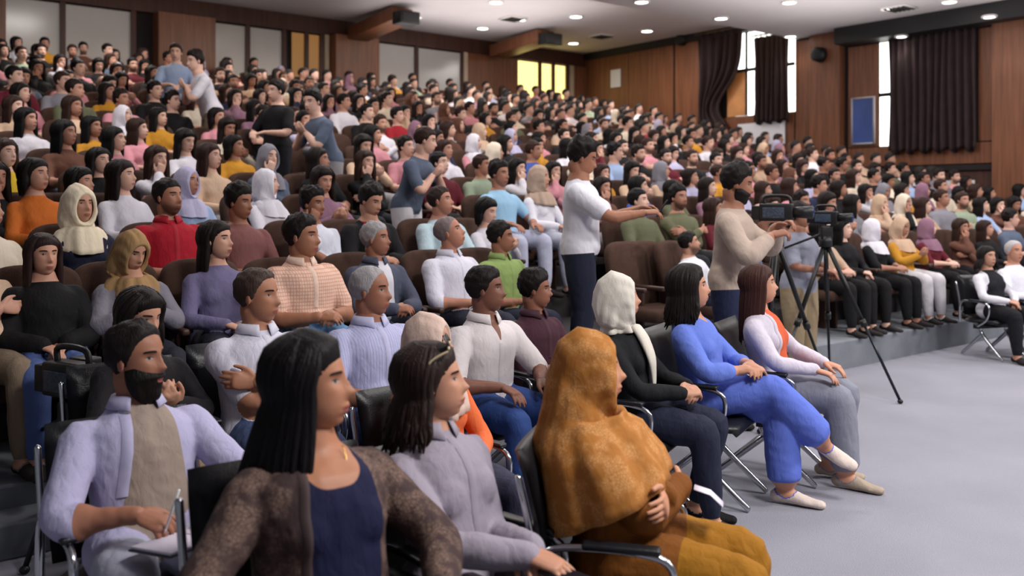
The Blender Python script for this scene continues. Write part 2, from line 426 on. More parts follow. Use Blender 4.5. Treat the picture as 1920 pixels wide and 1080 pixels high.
# ---- head surface in head space: +X face, +Y left, +Z up, origin at skull centre
def ray_ell(d, c, r):
    d2 = d/r; c2 = -np.array(c)/r
    A = (d2*d2).sum(1); B = (d2*c2).sum(1); C = (c2*c2).sum()-1
    return (-B+np.sqrt(np.maximum(B*B-A*C, 0)))/A
def head_R(d):
    a = ray_ell(d, (-0.015, 0, 0.035), np.array((0.098, 0.077, 0.088)))
    b = ray_ell(d, (0.020, 0, -0.035), np.array((0.072, 0.062, 0.083)))
    k = 130.0
    return np.log(np.exp(k*a)+np.exp(k*b))/k
def head_pts(d):
    P = d*head_R(d)[:, None]
    x, y, z = P[:, 0], P[:, 1], P[:, 2]; ay = np.abs(y)
    fr = np.clip(x/0.03, 0, 1)
    g = lambda q, s: np.exp(-(q/s)**2)
    amp = np.interp(-z, [-.045, -.03, 0, .018, .029, .040], [0, .005, .018, .029, .015, 0])
    sig = np.interp(-z, [-.045, 0, .02, .035], [.007, .009, .0145, .016])
    dx = amp*g(y, sig)
    dx -= .011*g(ay-.031, .017)*g(z-.018, .012)
    dx += .004*g(ay-.030, .022)*g(z-.038, .008)+.005*g(ay-.031, .011)*g(z-.016, .007)
    dx += g(y, .021)*(.007*g(z+.053, .006)+.0075*g(z+.067, .007))-.004*g(y, .025)*g(z+.060, .003)
    dx += .006*g(y, .03)*g(z+.06, .022)+.013*g(y, .024)*g(z+.099, .014)+.004*g(ay-.046, .015)*g(z+.008, .016)
    P[:, 0] += dx*fr
    return P
def sph_grid(n, m):
    v = []; f = []
    for i in range(m+1):
        ph = pi*(i/m) if 0 < i < m else (0.004 if i == 0 else pi-0.004)
        for j in range(n):
            th = 2*pi*j/n
            v.append((sin(ph)*cos(th), sin(ph)*sin(th), cos(ph)))
    for i in range(m):
        for j in range(n):
            f.append((i*n+j, (i+1)*n+j, (i+1)*n+(j+1) % n, i*n+(j+1) % n))
    f.append(tuple(range(n))); f.append(tuple(m*n+j for j in range(n-1, -1, -1)))
    return np.array(v), f

def ik(a, b, l1, l2, hint):
    a = Vector(a); b = Vector(b); d = b-a; L = d.length
    mx = (l1+l2)*0.995
    if L > mx: b = a+d*(mx/L); d = b-a; L = mx
    x = (l1*l1-l2*l2+L*L)/(2*L); h = sqrt(max(l1*l1-x*x, 1e-6))
    dn = d.normalized(); hv = Vector(hint); hv = (hv-dn*hv.dot(dn)).normalized()
    return a+dn*x+hv*h, b

def hand(acc, w, fd, pn, side, curl, fdir0):
    f = Vector(fd).normalized(); n = Vector(pn); n = (n-f*n.dot(f)).normalized()
    td = f.cross(n)*(-1 if side > 0 else 1)
    w = Vector(w)
    acc.tube([w-fdir0*0.06, w, w+f*0.03, w+f*0.07, w+f*0.092], [(.026, .024), (.027, .021), (.036, .018), (.041, .0155), (.037, .013)], n=12, sub=3, ref=td)
    for i, (off, ln) in enumerate(((.029, .072), (.0095, .081), (-.0105, .075), (-.029, .058))):
        p = w+f*(0.086-0.004*abs(i-1))+td*off; d = (f+td*off*2.2).normalized(); pts = [p-d*0.012, p]; c = 0.15
        for k, q in enumerate((.45, .31, .24)):
            c += curl*(0.9, 1.0, 0.7)[k]*(1+0.08*i)
            dd = d*cos(c)+n*sin(c); pts.append(pts[-1]+dd*ln*q)
        acc.tube([tuple(x) for x in pts], [.0085, .0095, .0085, .008, .0068], n=8, sub=3)
    p = w+f*0.022+td*0.030
    d1 = (f*0.72+td*0.66+n*0.25).normalized(); d2 = (f*0.93+td*0.15+n*(0.25+0.4*curl)).normalized()
    acc.tube([tuple(p-d1*0.012), tuple(p+d1*0.024), tuple(p+d1*0.036+d2*0.022), tuple(p+d1*0.036+d2*0.05)], [.014, .0125, .0105, .008], n=8, sub=3)

LAP = dict(L=dict(w=(.27, .07, .665), f=(.7, -.65, -.25), n=(-.1, 0, -1), h=(-.5, .9, -.4)), R=dict(w=(.30, -.07, .665), f=(.7, .65, -.25), n=(-.1, 0, -1), h=(-.5, -.9, -.4)))
ARMS = {
 'lap': LAP,
 'clasp': dict(L=dict(w=(.33, .055, .70), f=(.6, -.75, -.1), n=(-.4, -.3, -1), h=(-.5, .9, -.5), c=.55), R=dict(w=(.34, -.065, .685), f=(.6, .75, .1), n=(-.4, .3, -.8), h=(-.5, -.9, -.5), c=.45)),
 'thigh': dict(L=dict(w=(.33, .14, .675), f=(.95, -.1, -.2), n=(0, 0, -1), h=(-.6, .9, -.2)), R=dict(w=(.33, -.14, .675), f=(.95, .1, -.2), n=(0, 0, -1), h=(-.6, -.9, -.2))),
 'cross': dict(L=dict(w=(.20, -.10, .80), f=(-.25, -.95, .15), n=(-1, 0, -.1), h=(.1, .8, -.9)), R=dict(w=(.225, .10, .83), f=(-.25, .95, -.1), n=(-1, 0, -.1), h=(.1, -.8, -.9))),
 'chin': dict(L=dict(w=(.20, -.08, .78), f=(-.2, -.95, 0), n=(-1, 0, -.2), h=(.1, .8, -.9)), R=dict(w=(.14, -.06, 1.00), f=(.05, .3, .9), n=(-.9, .3, 0), h=(.4, -.5, -.9), c=.6)),
 'phone': dict(L=dict(w=(.30, .05, .80), f=(.6, -.5, .4), n=(-.6, -.2, .6), h=(-.3, .9, -.6), c=.5), R=dict(w=(.30, -.06, .80), f=(.6, .5, .4), n=(-.6, .2, .6), h=(-.3, -.9, -.6), c=.5)),
}
DEF = dict(sex='m', fat=1.0, lean=.14, side=0.0, head=(0, 0, 0), arms='lap', legs='sit', sleeve=.56, sl=.010, neck=.452, vd=.0, vw=.05, hem=.0, hemT=.06, openw=None,
           pant=.42, pl=.012, flare=0.0, spread=1.0, beard=0, stubble=0, hs=1.0, vb=.008, vh=.0045, vn=.0035, wr=1.0, seed=1, stand=False, bend=0.0)

def raw_person(**kw):
    P = dict(DEF); P.update(kw); fem = P['sex'] == 'f'; fat = P['fat']
    A = Acc(); H = Acc(); Hd = Acc(); bones = []
    zp = 0.94 if P['stand'] else 0.54
    pel = Vector((0, 0, zp)); L = P['lean']
    dr = Vector((-sin(L), sin(P['side']), cos(L))).normalized()
    fw = Vector((cos(L), 0, sin(L))); Y = dr.cross(fw); Y = Vector((0, 1, 0)) if Y.length < .1 else (Y if Y.y > 0 else -Y)
    at = lambda t, y=0, f=0: pel+dr*t+Y*y+fw*f
    sw = .158 if fem else .180                # shoulder half width
    c = P['sl']*0.6
    prof = [(-.11, .125, .090, .0), (-.05, .168 if fem else .155, .115, .0), (.0, .182 if fem else .165, .128, .005), (.10, .142 if fem else .152, .108, .012), (.20, .142 if fem else .160, .108, .016),
            (.30, .156 if fem else .176, .116, .016), (.355, .160 if fem else .184, .106, .006), (.40, .130 if fem else .145, .088, -.004), (.435, .082 if fem else .092, .070, -.006), (.458, .062 if fem else .070, .062, -.004), (.48, .052, .056, 0)]
    A.tube([at(t, 0, f) for t, w, d, f in prof], [((w+c)*(1+(fat-1)*(1.0 if t < .4 else .3)), (d+c)*(1+(fat-1)*(1.3 if t < .36 else .3))) for t, w, d, f in prof], n=28, sub=3, ref=Y)
    bones.append(('torso', at(-.05), at(.42), .12))
    if fem:
        for s in (-1, 1):
            A.ell(at(.262, s*.056, .080*fat), (.062*fat, .080*fat, .078*fat), n=14, m=10)
    elif fat > 1.08:
        A.ell(at(.08, 0, .06), (.12*fat, .14*fat, .13), n=16)
    # head and neck
    N = at(.455); yaw, pit, rol = [radians(a) for a in P['head']]
    hs = P['hs']*(.965 if fem else 1.0)
    hc = N+dr*.055+Vector((.022+.25*P['bend'], 0, .098-.15*P['bend']))
    HM = Matrix.Translation(hc) @ Matrix.Rotation(yaw, 4, 'Z') @ Matrix.Rotation(pit, 4, 'Y') @ Matrix.Rotation(rol, 4, 'X') @ Matrix.Scale(hs, 4)
    gv, gf = sph_grid(64, 52)
    hp = head_pts(gv); M3 = np.array(HM)
    tr = lambda p: p @ M3[:3, :3].T + M3[:3, 3]
    H.add(tr(hp), gf)
    for s in (-1, 1):
        R_ = HM @ Matrix.Translation((-.008, s*.076, -.002)) @ Matrix.Rotation(s*.45, 4, 'Z') @ Matrix.Rotation(-.2, 4, 'Y')
        e = Acc(); e.ell((0, 0, 0), (.018, .0085, .031), n=12, m=8); ev = e.arr()
        Rn = np.array(R_); H.add(ev @ Rn[:3, :3].T+Rn[:3, 3], e.f)
    nr = .048 if fem else .058
    nb = HM @ Vector((-.022, 0, -.062))
    H.tube([at(.40), at(.455), (at(.455)+nb)/2+Vector((.004, 0, .004)), nb], [nr*1.25, nr*1.1, nr, nr*1.02], n=18, sub=3)
    # arms
    arms = P['arms']; arms = ARMS[arms] if isinstance(arms, str) else arms
    info = dict(HM=HM, N=N, P=P, at=at, pel=pel, dr=dr, fw=fw, Y=Y, sw=sw, wr={}, fem=fem)
    l1, l2 = (.265, .235) if fem else (.285, .250)
    armdat = {}
    for key, s in (('L', 1), ('R', -1)):
        a = arms[key]; S = at(.358, s*(sw-.004))
        w = Vector(a['w']); 
        if not a.get('abs') and not P['stand']: w = w+Vector((-.04, 0, 0))
        if P['stand'] and not a.get('abs'): w = w+Vector((0, 0, .40))
        E, w = ik(S, w, l1, l2, a['h'])
        info['wr'][key] = (w.copy(), Vector(a['f']).normalized(), Vector(a['n']), E.copy())
        pts = []; rad = []
        sl = P['sleeve']
        path = [at(.352, s*(sw-.06))]+[S.lerp(E, q) for q in (0, .2, .45, .7, .88)]+[(E*0.9+S.lerp(w, .5)*0.1)]+[E.lerp(w, q) for q in (.14, .3, .5, .7, .85, 1.0)]
        cum = -.05; prev = path[0]
        for i, p in enumerate(path):
            if i: cum += (p-prev).length
            prev = p
            rs = np.interp(cum, [-.05, 0, .06, .2, .27, .34, .5], [.050, .056, .053, .045, .040, .041, .027])*(.88 if fem else 1.0)*(1+(fat-1)*.9)
            if cum < sl: rs += P['sl']*.8+(0.003 if cum > .2 else 0)
            rad.append(rs)
        # sharpen the cuff: insert point pair at the sleeve end
        A.tube([tuple(p) for p in path], rad, n=16, sub=3)
        bones.append(('arm'+key, S, E, .050)); bones.append(('fore'+key, E, w, .040))
        armdat[key] = (S, E, w)
        hand(Hd, w, a['f'], a['n'], s, a.get('c', .3), (w-E).normalized())
    # legs
    legs = P['legs']; sp = P['spread']
    if legs == 'sit':
        J = {s: ((0, s*.088, zp-.005), (.41, s*.125*sp, .515), (.44, s*.12*sp, .085), (1, s*.12, 0)) for s in (1, -1)}
    elif legs == 'sit2':
        J = {s: ((0, s*.088, zp-.005), (.42, s*.10*sp, .51), (.33 if s > 0 else .46, s*.09*sp, .085), (1, s*.1, 0)) for s in (1, -1)}
    elif legs == 'cross':
        J = {1: ((0, .088, zp-.005), (.40, .07, .50), (.44, .06, .085), (1, .05, 0)), -1: ((0, -.088, zp-.005), (.38, .005, .62), (.62, .14, .34), (.85, .05, -.40))}
    elif legs == 'crossR':
        J = {-1: ((0, -.088, zp-.005), (.40, -.07, .50), (.44, -.06, .085), (1, -.05, 0)), 1: ((0, .088, zp-.005), (.38, -.005, .62), (.62, -.14, .34), (.85, -.05, -.40))}
    elif legs == 'stand':
        J = {s: ((0, s*.09, zp-.02), (.03, s*.105*sp, .50), (-.01, s*.11*sp, .085), (1, s*.2, 0)) for s in (1, -1)}
    else: J = legs
    info['J'] = J
    for s in (1, -1):
        h, k, an, fd = [Vector(q) for q in J[s]]
        pl = P['pl']; fl = P['flare']; ps = P['pant']
        path = [h+(h-k)*.08]+[h.lerp(k, q) for q in (0, .2, .45, .7, .88)]+[k]+[k.lerp(an, q) for q in (.14, .3, .5, .7, .86, 1.0)]
        rad = []; cum = 0; prev = path[0]; ls = 0
        for i, p in enumerate(path):
            if i > 6: ls += (p-prev).length
            prev = p
            tt = i/(len(path)-1)
            r = np.interp(tt, [0, .08, .25, .42, .5, .6, .72, 1.0], [.086, .092, .084, .066, .060, .060, .056, .036])*(1+(fat-1)*.8)*(1.04 if fem else 1)
            if i <= 6 or ls < ps: r += pl+fl*max(0, tt-.45)*2
            rad.append(r)
        A.tube([tuple(p) for p in path], rad, n=18, sub=3)
        sgn = 'L' if s > 0 else 'R'
        bones.append(('thigh'+sgn, h, k, .085)); bones.append(('shin'+sgn, k, an, .055))
        f2 = fd.normalized(); upv = (k-an).normalized(); upv = (upv-f2*upv.dot(f2)).normalized()
        b0 = an-upv*.045
        sole = .085 if not P.get('heel') else .085
        A.tube([tuple(b0-f2*.055), tuple(b0-f2*.02+upv*.012), tuple(b0+f2*.06-upv*.002), tuple(b0+f2*.13-upv*.014), tuple(b0+f2*.185-upv*.018)],
               [(.030, .034), (.036, .042), (.041, .036), (.044, .025), (.034, .020)], n=14, sub=3, ref=f2.cross(upv))
        bones.append(('foot'+sgn, b0-f2*.05, b0+f2*.18, .035))
    return dict(A=A, H=H, Hd=Hd, bones=bones, info=info, P=P, armdat=armdat, J=J)

QUEUE = []
def queue(acc, voxel):
    me = acc.mesh('tmp', False); o = bpy.data.objects.new('tmp', me); COL.objects.link(o)
    md = o.modifiers.new('r', 'REMESH'); md.mode = 'VOXEL'; md.voxel_size = voxel; md.adaptivity = 0
    QUEUE.append(o); return len(QUEUE)-1
RES = {}
def flush():
    dg = bpy.context.evaluated_depsgraph_get(); dg.update()
    for i, o in enumerate(QUEUE):
        if o is None: continue
        me = o.evaluated_get(dg).to_mesh()
        v = np.empty(len(me.vertices)*3, np.float32); me.vertices.foreach_get('co', v)
        nl = len(me.loops); l = np.empty(nl, np.int32); me.loops.foreach_get('vertex_index', l)
        assert nl == 4*len(me.polygons), 'quads'
        RES[i] = (v.reshape(-1, 3).astype(float), l.reshape(-1, 4))
        o.evaluated_get(dg).to_mesh_clear()
    for i, o in enumerate(QUEUE):
        if o is None: continue
        me = o.data; bpy.data.objects.remove(o); bpy.data.meshes.remove(me); QUEUE[i] = None

def smooth(v, q, it, w):
    e = np.concatenate([q[:, [0, 1]], q[:, [1, 2]], q[:, [2, 3]], q[:, [3, 0]]])
    n = len(v); cnt = np.bincount(e[:, 0], minlength=n)+np.bincount(e[:, 1], minlength=n)
    for _ in range(it):
        s = np.zeros_like(v)
        for k in range(3):
            s[:, k] = np.bincount(e[:, 0], v[e[:, 1], k], n)+np.bincount(e[:, 1], v[e[:, 0], k], n)
        s /= np.maximum(cnt, 1)[:, None]
        v = v+(s-v)*w
    return v
def vnormals(v, q):
    a = v[q[:, 2]]-v[q[:, 0]]; b = v[q[:, 3]]-v[q[:, 1]]; fn = np.cross(a, b)
    n = np.zeros_like(v)
    for k in range(4):
        for j in range(3): n[:, j] += np.bincount(q[:, k], fn[:, j], len(v))
    return n/np.maximum(np.linalg.norm(n, axis=1), 1e-9)[:, None]
def seg_dist(v, a, b):
    a = np.array(a); d = np.array(b)-a; L2 = (d*d).sum(); t = np.clip(((v-a) @ d)/L2, 0, 1)
    return np.linalg.norm(v-a-t[:, None]*d, axis=1), t, sqrt(L2)

ATTR = ('w_skin', 'w_pants', 'w_shoe', 'w_inner', 'w_lip', 'w_dark', 'w_beard', 'w_white')
def finish_person(R, ids):
    P = R['P']; info = R['info']; pel, dr, fw, Y = [np.array(info[k]) for k in ('pel', 'dr', 'fw', 'Y')]
    V_, Q_ = [], []; AT = {k: [] for k in ATTR}; off = 0
    def put(v, q, at):
        nonlocal off
        V_.append(v); Q_.append(q+off); off += len(v)
        for k in ATTR: AT[k].append(np.clip(at.get(k, np.full(len(v), -1.0)), -1, 1))
    # body
    v, q = RES[ids[0]]
    v = smooth(v, q, 4 if P['vb'] < .011 else 2, .5)
    D = []; T = []; Ln = []
    for nm, a, b, r in R['bones']:
        d, t, L = seg_dist(v, a, b); D.append(d/r if nm != 'torso' else d/r); T.append(t); Ln.append(L)
    D = np.array(D); k = D.argmin(0); names = [b[0] for b in R['bones']]
    n = len(v)
    if P['wr'] > 0:
        nm = vnormals(v, q)
        st = v*np.array((1.0, 1.0, 0.55))
        w = sines(st, P['seed'], 42)*.0045+sines(v, P['seed']+7, 85)*.0022
        w += np.abs(sines(st, P['seed']+3, 26))*.006
        v = v+nm*(w*P['wr'])[:, None]
    tt = (v-pel) @ dr; yy = (v-pel) @ Y; ff = (v-pel) @ fw
    ws = np.full(n, -1.0); wp = np.full(n, -1.0); wsh = np.full(n, -1.0); wi = np.full(n, -1.0)
    for i, nmb in enumerate(names):
        m = k == i
        if nmb == 'torso':
            drop = np.where(ff > .0, P['vd']*np.clip(1-(np.abs(yy)/P['vw'])**P.get('vp', 1.0), 0, 1), 0)
            ws[m] = np.minimum(tt-(P['neck']-drop), max(.085, P['vw']+.02)-np.abs(yy))[m]
            wp[m] = (P['hem']-tt)[m]
        elif nmb.startswith('arm'): ws[m] = (T[i]*Ln[i]-P['sleeve'])[m]
        elif nmb.startswith('fore'): ws[m] = (T[i]*Ln[i]+Ln[i-1]-P['sleeve'])[m]
        elif nmb.startswith('thigh'): wp[m] = (T[i]*Ln[i]-P['hemT'])[m]
        elif nmb.startswith('shin'):
            wp[m] = .5; ws[m] = (T[i]*Ln[i]-P['pant'])[m]
        elif nmb.startswith('foot'): wsh[m] = .05; wp[m] = .5
    if P['openw'] is not None:
        m = (names.index('torso') == k) & (ff > 0)
        wi[m] = (np.interp(tt, [-.1, .1, .3, .45], P['openw'])-np.abs(yy-.015))[m]
    put(v, q, dict(w_skin=ws, w_pants=wp, w_shoe=wsh, w_inner=wi))
    # head
    v, q = RES[ids[1]]; v = smooth(v, q, 1, .35)
    Mi = np.array(info['HM'].inverted()); h = v @ Mi[:3, :3].T+Mi[:3, 3]
    x, y, z = h.T; ay = np.abs(y); fr = x > .04
    lip = np.where(fr, .0115-np.sqrt((y*.5)**2+(z+.060)**2), -1)
    brow = np.where(fr, .0042-np.abs(z-(.038-.25*(ay-.03)**2*30))-np.maximum(0, np.abs(ay-.032)-.017), -1)
    white = np.where(fr, .0050-np.sqrt(((ay-.031)*.42)**2+(z-.015)**2), -1)
    eye = np.where(fr, np.maximum(.0046-np.sqrt((ay-.032)**2+(z-.0155)**2), .0017-np.abs(z-(.0208-2.2*(ay-.031)**2*12))-np.maximum(0, np.abs(ay-.031)-.012)), -1)
    bd = np.minimum(np.minimum(-.020-z+.55*np.clip(x-.055, -.2, 0)*-0.0, x+.012), .13+z)
    bd = np.where(z < -.02, np.minimum(.9*(-.042-z)+.35*(.03-np.abs(x-.03)), x+.005), -.02)
    mous = .006-np.sqrt(np.maximum(0, ay-.02)**2+(z+.044)**2)
    bd = np.where(fr, np.maximum(bd, mous), bd)
    below = z+.125
    bd = np.minimum(bd, below+.02)
    put(v, q, dict(w_skin=np.ones(len(v)), w_white=white, w_lip=lip, w_dark=np.maximum(brow, eye), w_beard=bd if P['stubble'] else np.full(len(v), -1.0)))
    # hands
    v, q = RES[ids[2]]; v = smooth(v, q, 1, .4)
    put(v, q, dict(w_skin=np.ones(len(v))))
    v = np.concatenate(V_); q = np.concatenate(Q_)
    me = bpy.data.meshes.new('person')
    me.vertices.add(len(v)); me.vertices.foreach_set('co', v.astype(np.float32).ravel())
    me.loops.add(len(q)*4); me.loops.foreach_set('vertex_index', q.astype(np.int32).ravel())
    me.polygons.add(len(q)); me.polygons.foreach_set('loop_start', np.arange(0, len(q)*4, 4, dtype=np.int32))
    me.polygons.foreach_set('use_smooth', np.ones(len(q), bool))
    for k_ in ATTR:
        a = me.attributes.new(k_, 'FLOAT', 'POINT'); a.data.foreach_set('value', np.concatenate(AT[k_]).astype(np.float32))
    me.update(calc_edges=True)
    return me

def start_person(**kw):
    R = raw_person(**kw); P = R['P']
    R['ids'] = (queue(R['A'], P['vb']), queue(R['H'], P['vh']), queue(R['Hd'], P['vn'])); return R

# ---- shading: one procedural material per outfit, region edges come from smooth mesh attributes
def cloth_pattern(nt, kind, cols):
    N, L = nt.nodes, nt.links
    tc = N.new('ShaderNodeTexCoord')
    mx = N.new('ShaderNodeMix'); mx.data_type = 'RGBA'; mx.inputs[6].default_value = lin(cols[0]); mx.inputs[7].default_value = lin(cols[1])
    if kind == 'plaid':
        a = N.new('ShaderNodeTexWave'); a.bands_direction = 'Y'; a.inputs['Scale'].default_value = 20
        b = N.new('ShaderNodeTexWave'); b.bands_direction = 'Z'; b.inputs['Scale'].default_value = 15
        for w in (a, b): L.new(tc.outputs['Object'], w.inputs[0])
        m = N.new('ShaderNodeMath'); m.operation = 'MAXIMUM'; L.new(a.outputs['Fac'], m.inputs[0]); L.new(b.outputs['Fac'], m.inputs[1])
        pw = N.new('ShaderNodeMath'); pw.operation = 'POWER'; pw.inputs[1].default_value = 5; L.new(m.outputs[0], pw.inputs[0]); L.new(pw.outputs[0], mx.inputs[0])
    elif kind == 'stripe':
        a = N.new('ShaderNodeTexWave'); a.bands_direction = 'Y'; a.inputs['Scale'].default_value = 22; L.new(tc.outputs['Object'], a.inputs[0])
        L.new(a.outputs['Fac'], mx.inputs[0])
    elif kind == 'lace':
        vo = N.new('ShaderNodeTexVoronoi'); vo.feature = 'DISTANCE_TO_EDGE'; vo.inputs['Scale'].default_value = 95; L.new(tc.outputs['Object'], vo.inputs['Vector'])
        nz = N.new('ShaderNodeTexNoise'); nz.inputs['Scale'].default_value = 16; L.new(tc.outputs['Object'], nz.inputs['Vector'])
        r = N.new('ShaderNodeMapRange'); r.inputs[1].default_value = .02; r.inputs[2].default_value = .12; L.new(vo.outputs['Distance'], r.inputs[0])
        r2 = N.new('ShaderNodeMapRange'); r2.inputs[1].default_value = .45; r2.inputs[2].default_value = .6; L.new(nz.outputs['Fac'], r2.inputs[0])
        m = N.new('ShaderNodeMath'); m.operation = 'MULTIPLY'; L.new(r.outputs[0], m.inputs[0]); L.new(r2.outputs[0], m.inputs[1]); L.new(m.outputs[0], mx.inputs[0])
    elif kind == 'print':
        nz = N.new('ShaderNodeTexNoise'); nz.inputs['Scale'].default_value = 28; nz.inputs['Detail'].default_value = 3; L.new(tc.outputs['Object'], nz.inputs['Vector'])
        r2 = N.new('ShaderNodeMapRange'); r2.inputs[1].default_value = .48; r2.inputs[2].default_value = .56; L.new(nz.outputs['Fac'], r2.inputs[0]); L.new(r2.outputs[0], mx.inputs[0])
    return mx.outputs[2]
def cloth_bump(nt, b, scale=38, st=.35):
    N, L = nt.nodes, nt.links
    tc = N.new('ShaderNodeTexCoord'); mp = N.new('ShaderNodeMapping'); mp.inputs['Scale'].default_value = (1, 1, .45); L.new(tc.outputs['Object'], mp.inputs[0])
    nz = N.new('ShaderNodeTexNoise'); nz.inputs['Scale'].default_value = scale; nz.inputs['Detail'].default_value = 3; nz.inputs['Distortion'].default_value = .6
    L.new(mp.outputs[0], nz.inputs['Vector'])
    bp = N.new('ShaderNodeBump'); bp.inputs['Strength'].default_value = st; bp.inputs['Distance'].default_value = .012
    L.new(nz.outputs['Fac'], bp.inputs['Height']); return bp
SKIN = (184, 136, 114)
def person_mat(name, shirt=(200, 200, 210), pants=(40, 44, 60), skin=SKIN, shoe=(40, 34, 34), inner=(170, 150, 140), lip=(140, 74, 70), dark=(34, 24, 22), beard=(40, 30, 27), pattern=None, crowd=False):
    m, nt, b = new_mat(name); N, L = nt.nodes, nt.links
    setin(b, Roughness=.75); b.inputs['Specular IOR Level'].default_value = .25
    def const(c):
        r = N.new('ShaderNodeRGB'); r.outputs[0].default_value = lin(c); return r.outputs[0]
    if crowd:
        oi = N.new('ShaderNodeObjectInfo'); base = oi.outputs['Color']
        def ramp(cols, mul):
            mm = N.new('ShaderNodeMath'); mm.operation = 'MULTIPLY'; mm.inputs[1].default_value = mul; L.new(oi.outputs['Random'], mm.inputs[0])
            fr = N.new('ShaderNodeMath'); fr.operation = 'FRACT'; L.new(mm.outputs[0], fr.inputs[0])
            cr = N.new('ShaderNodeValToRGB'); cr.color_ramp.interpolation = 'CONSTANT'; L.new(fr.outputs[0], cr.inputs[0])
            e = cr.color_ramp.elements
            while len(e) < len(cols): e.new(0.5)
            for i, c in enumerate(cols): e[i].position = i/len(cols); e[i].color = lin(c)
            return cr.outputs[0]
        pants_o = const(pants) if pants != (40, 44, 60) else ramp(((30, 30, 36), (48, 56, 82), (28, 26, 30), (88, 98, 122), (150, 146, 150), (120, 104, 88)), 7.13)
        skin_o = ramp(((204, 160, 142), (186, 138, 118), (214, 172, 154), (166, 118, 98)), 13.7)
    else:
        base = cloth_pattern(nt, *pattern) if pattern else const(shirt)
        pants_o = const(pants); skin_o = const(skin)
    def step(attr, k=350.0):
        a = N.new('ShaderNodeAttribute'); a.attribute_name = attr
        mm = N.new('ShaderNodeMath'); mm.operation = 'MULTIPLY_ADD'; mm.use_clamp = True; mm.inputs[1].default_value = k; mm.inputs[2].default_value = .5
        L.new(a.outputs['Fac'], mm.inputs[0]); return mm.outputs[0]
    cur = base
    facs = {}
    for attr, colr, k in (('w_inner', const(inner), 350), ('w_pants', pants_o, 350), ('w_skin', skin_o, 350), ('w_lip', const(lip), 250), ('w_beard', const(beard), 28), ('w_white', const((150, 140, 136)), 300), ('w_dark', const(dark), 400), ('w_shoe', const(shoe), 350)):
        f = step(attr, k); facs[attr] = f
        if attr in ('w_lip', 'w_beard'):   # lips and stubble tint the skin only
            q = N.new('ShaderNodeMath'); q.operation = 'MULTIPLY'; q.inputs[1].default_value = .75; L.new(f, q.inputs[0]); f = q.outputs[0]
        mx = N.new('ShaderNodeMix'); mx.data_type = 'RGBA'; L.new(f, mx.inputs[0]); L.new(cur, mx.inputs[6]); L.new(colr, mx.inputs[7]); cur = mx.outputs[2]
    L.new(cur, b.inputs['Base Color'])
    mr = N.new('ShaderNodeMapRange'); mr.inputs[3].default_value = .82; mr.inputs[4].default_value = .48; L.new(facs['w_skin'], mr.inputs[0]); L.new(mr.outputs[0], b.inputs['Roughness'])
    bp = cloth_bump(nt, b)
    ms = N.new('ShaderNodeMapRange'); ms.inputs[3].default_value = .40; ms.inputs[4].default_value = .03; L.new(facs['w_skin'], ms.inputs[0]); L.new(ms.outputs[0], bp.inputs['Strength'])
    L.new(bp.outputs[0], b.inputs['Normal'])
    return m
def hair_mat(name, col=(26, 19, 18), crowd=False, rough=.55):
    if name in MATS: return MATS[name]
    m, nt, b = new_mat(name); N, L = nt.nodes, nt.links
    setin(b, Roughness=rough); b.inputs['Specular IOR Level'].default_value = .16
    tc = N.new('ShaderNodeTexCoord'); mp = N.new('ShaderNodeMapping'); mp.inputs['Scale'].default_value = (1, 1, .12); L.new(tc.outputs['Object'], mp.inputs[0])
    nz = N.new('ShaderNodeTexNoise'); nz.inputs['Scale'].default_value = 170; nz.inputs['Detail'].default_value = 2; L.new(mp.outputs[0], nz.inputs['Vector'])
    bp = N.new('ShaderNodeBump'); bp.inputs['Strength'].default_value = .55; bp.inputs['Distance'].default_value = .006
    L.new(nz.outputs['Fac'], bp.inputs['Height']); L.new(bp.outputs[0], b.inputs['Normal'])
    if crowd:
        oi = N.new('ShaderNodeObjectInfo'); L.new(oi.outputs['Color'], b.inputs['Base Color'])
    else:
        mx = N.new('ShaderNodeMix'); mx.data_type = 'RGBA'; c = lin(col); mx.inputs[6].default_value = c; mx.inputs[7].default_value = tuple(min(1, x*1.9) for x in c[:3])+(1,)
        L.new(nz.outputs['Fac'], mx.inputs[0]); L.new(mx.outputs[2], b.inputs['Base Color'])
    MATS[name] = m; return m
def scarf_mat(name, col=(220, 210, 196), crowd=False, pattern=None):
    if name in MATS: return MATS[name]
    m, nt, b = new_mat(name); setin(b, Roughness=.8); b.inputs['Specular IOR Level'].default_value = .2
    bp = cloth_bump(nt, b, 30, .4); nt.links.new(bp.outputs[0], b.inputs['Normal'])
    if crowd:
        oi = nt.nodes.new('ShaderNodeObjectInfo'); nt.links.new(oi.outputs['Color'], b.inputs['Base Color'])
    elif pattern: nt.links.new(cloth_pattern(nt, *pattern), b.inputs['Base Color'])
    else: b.inputs['Base Color'].default_value = lin(col)
    MATS[name] = m; return m

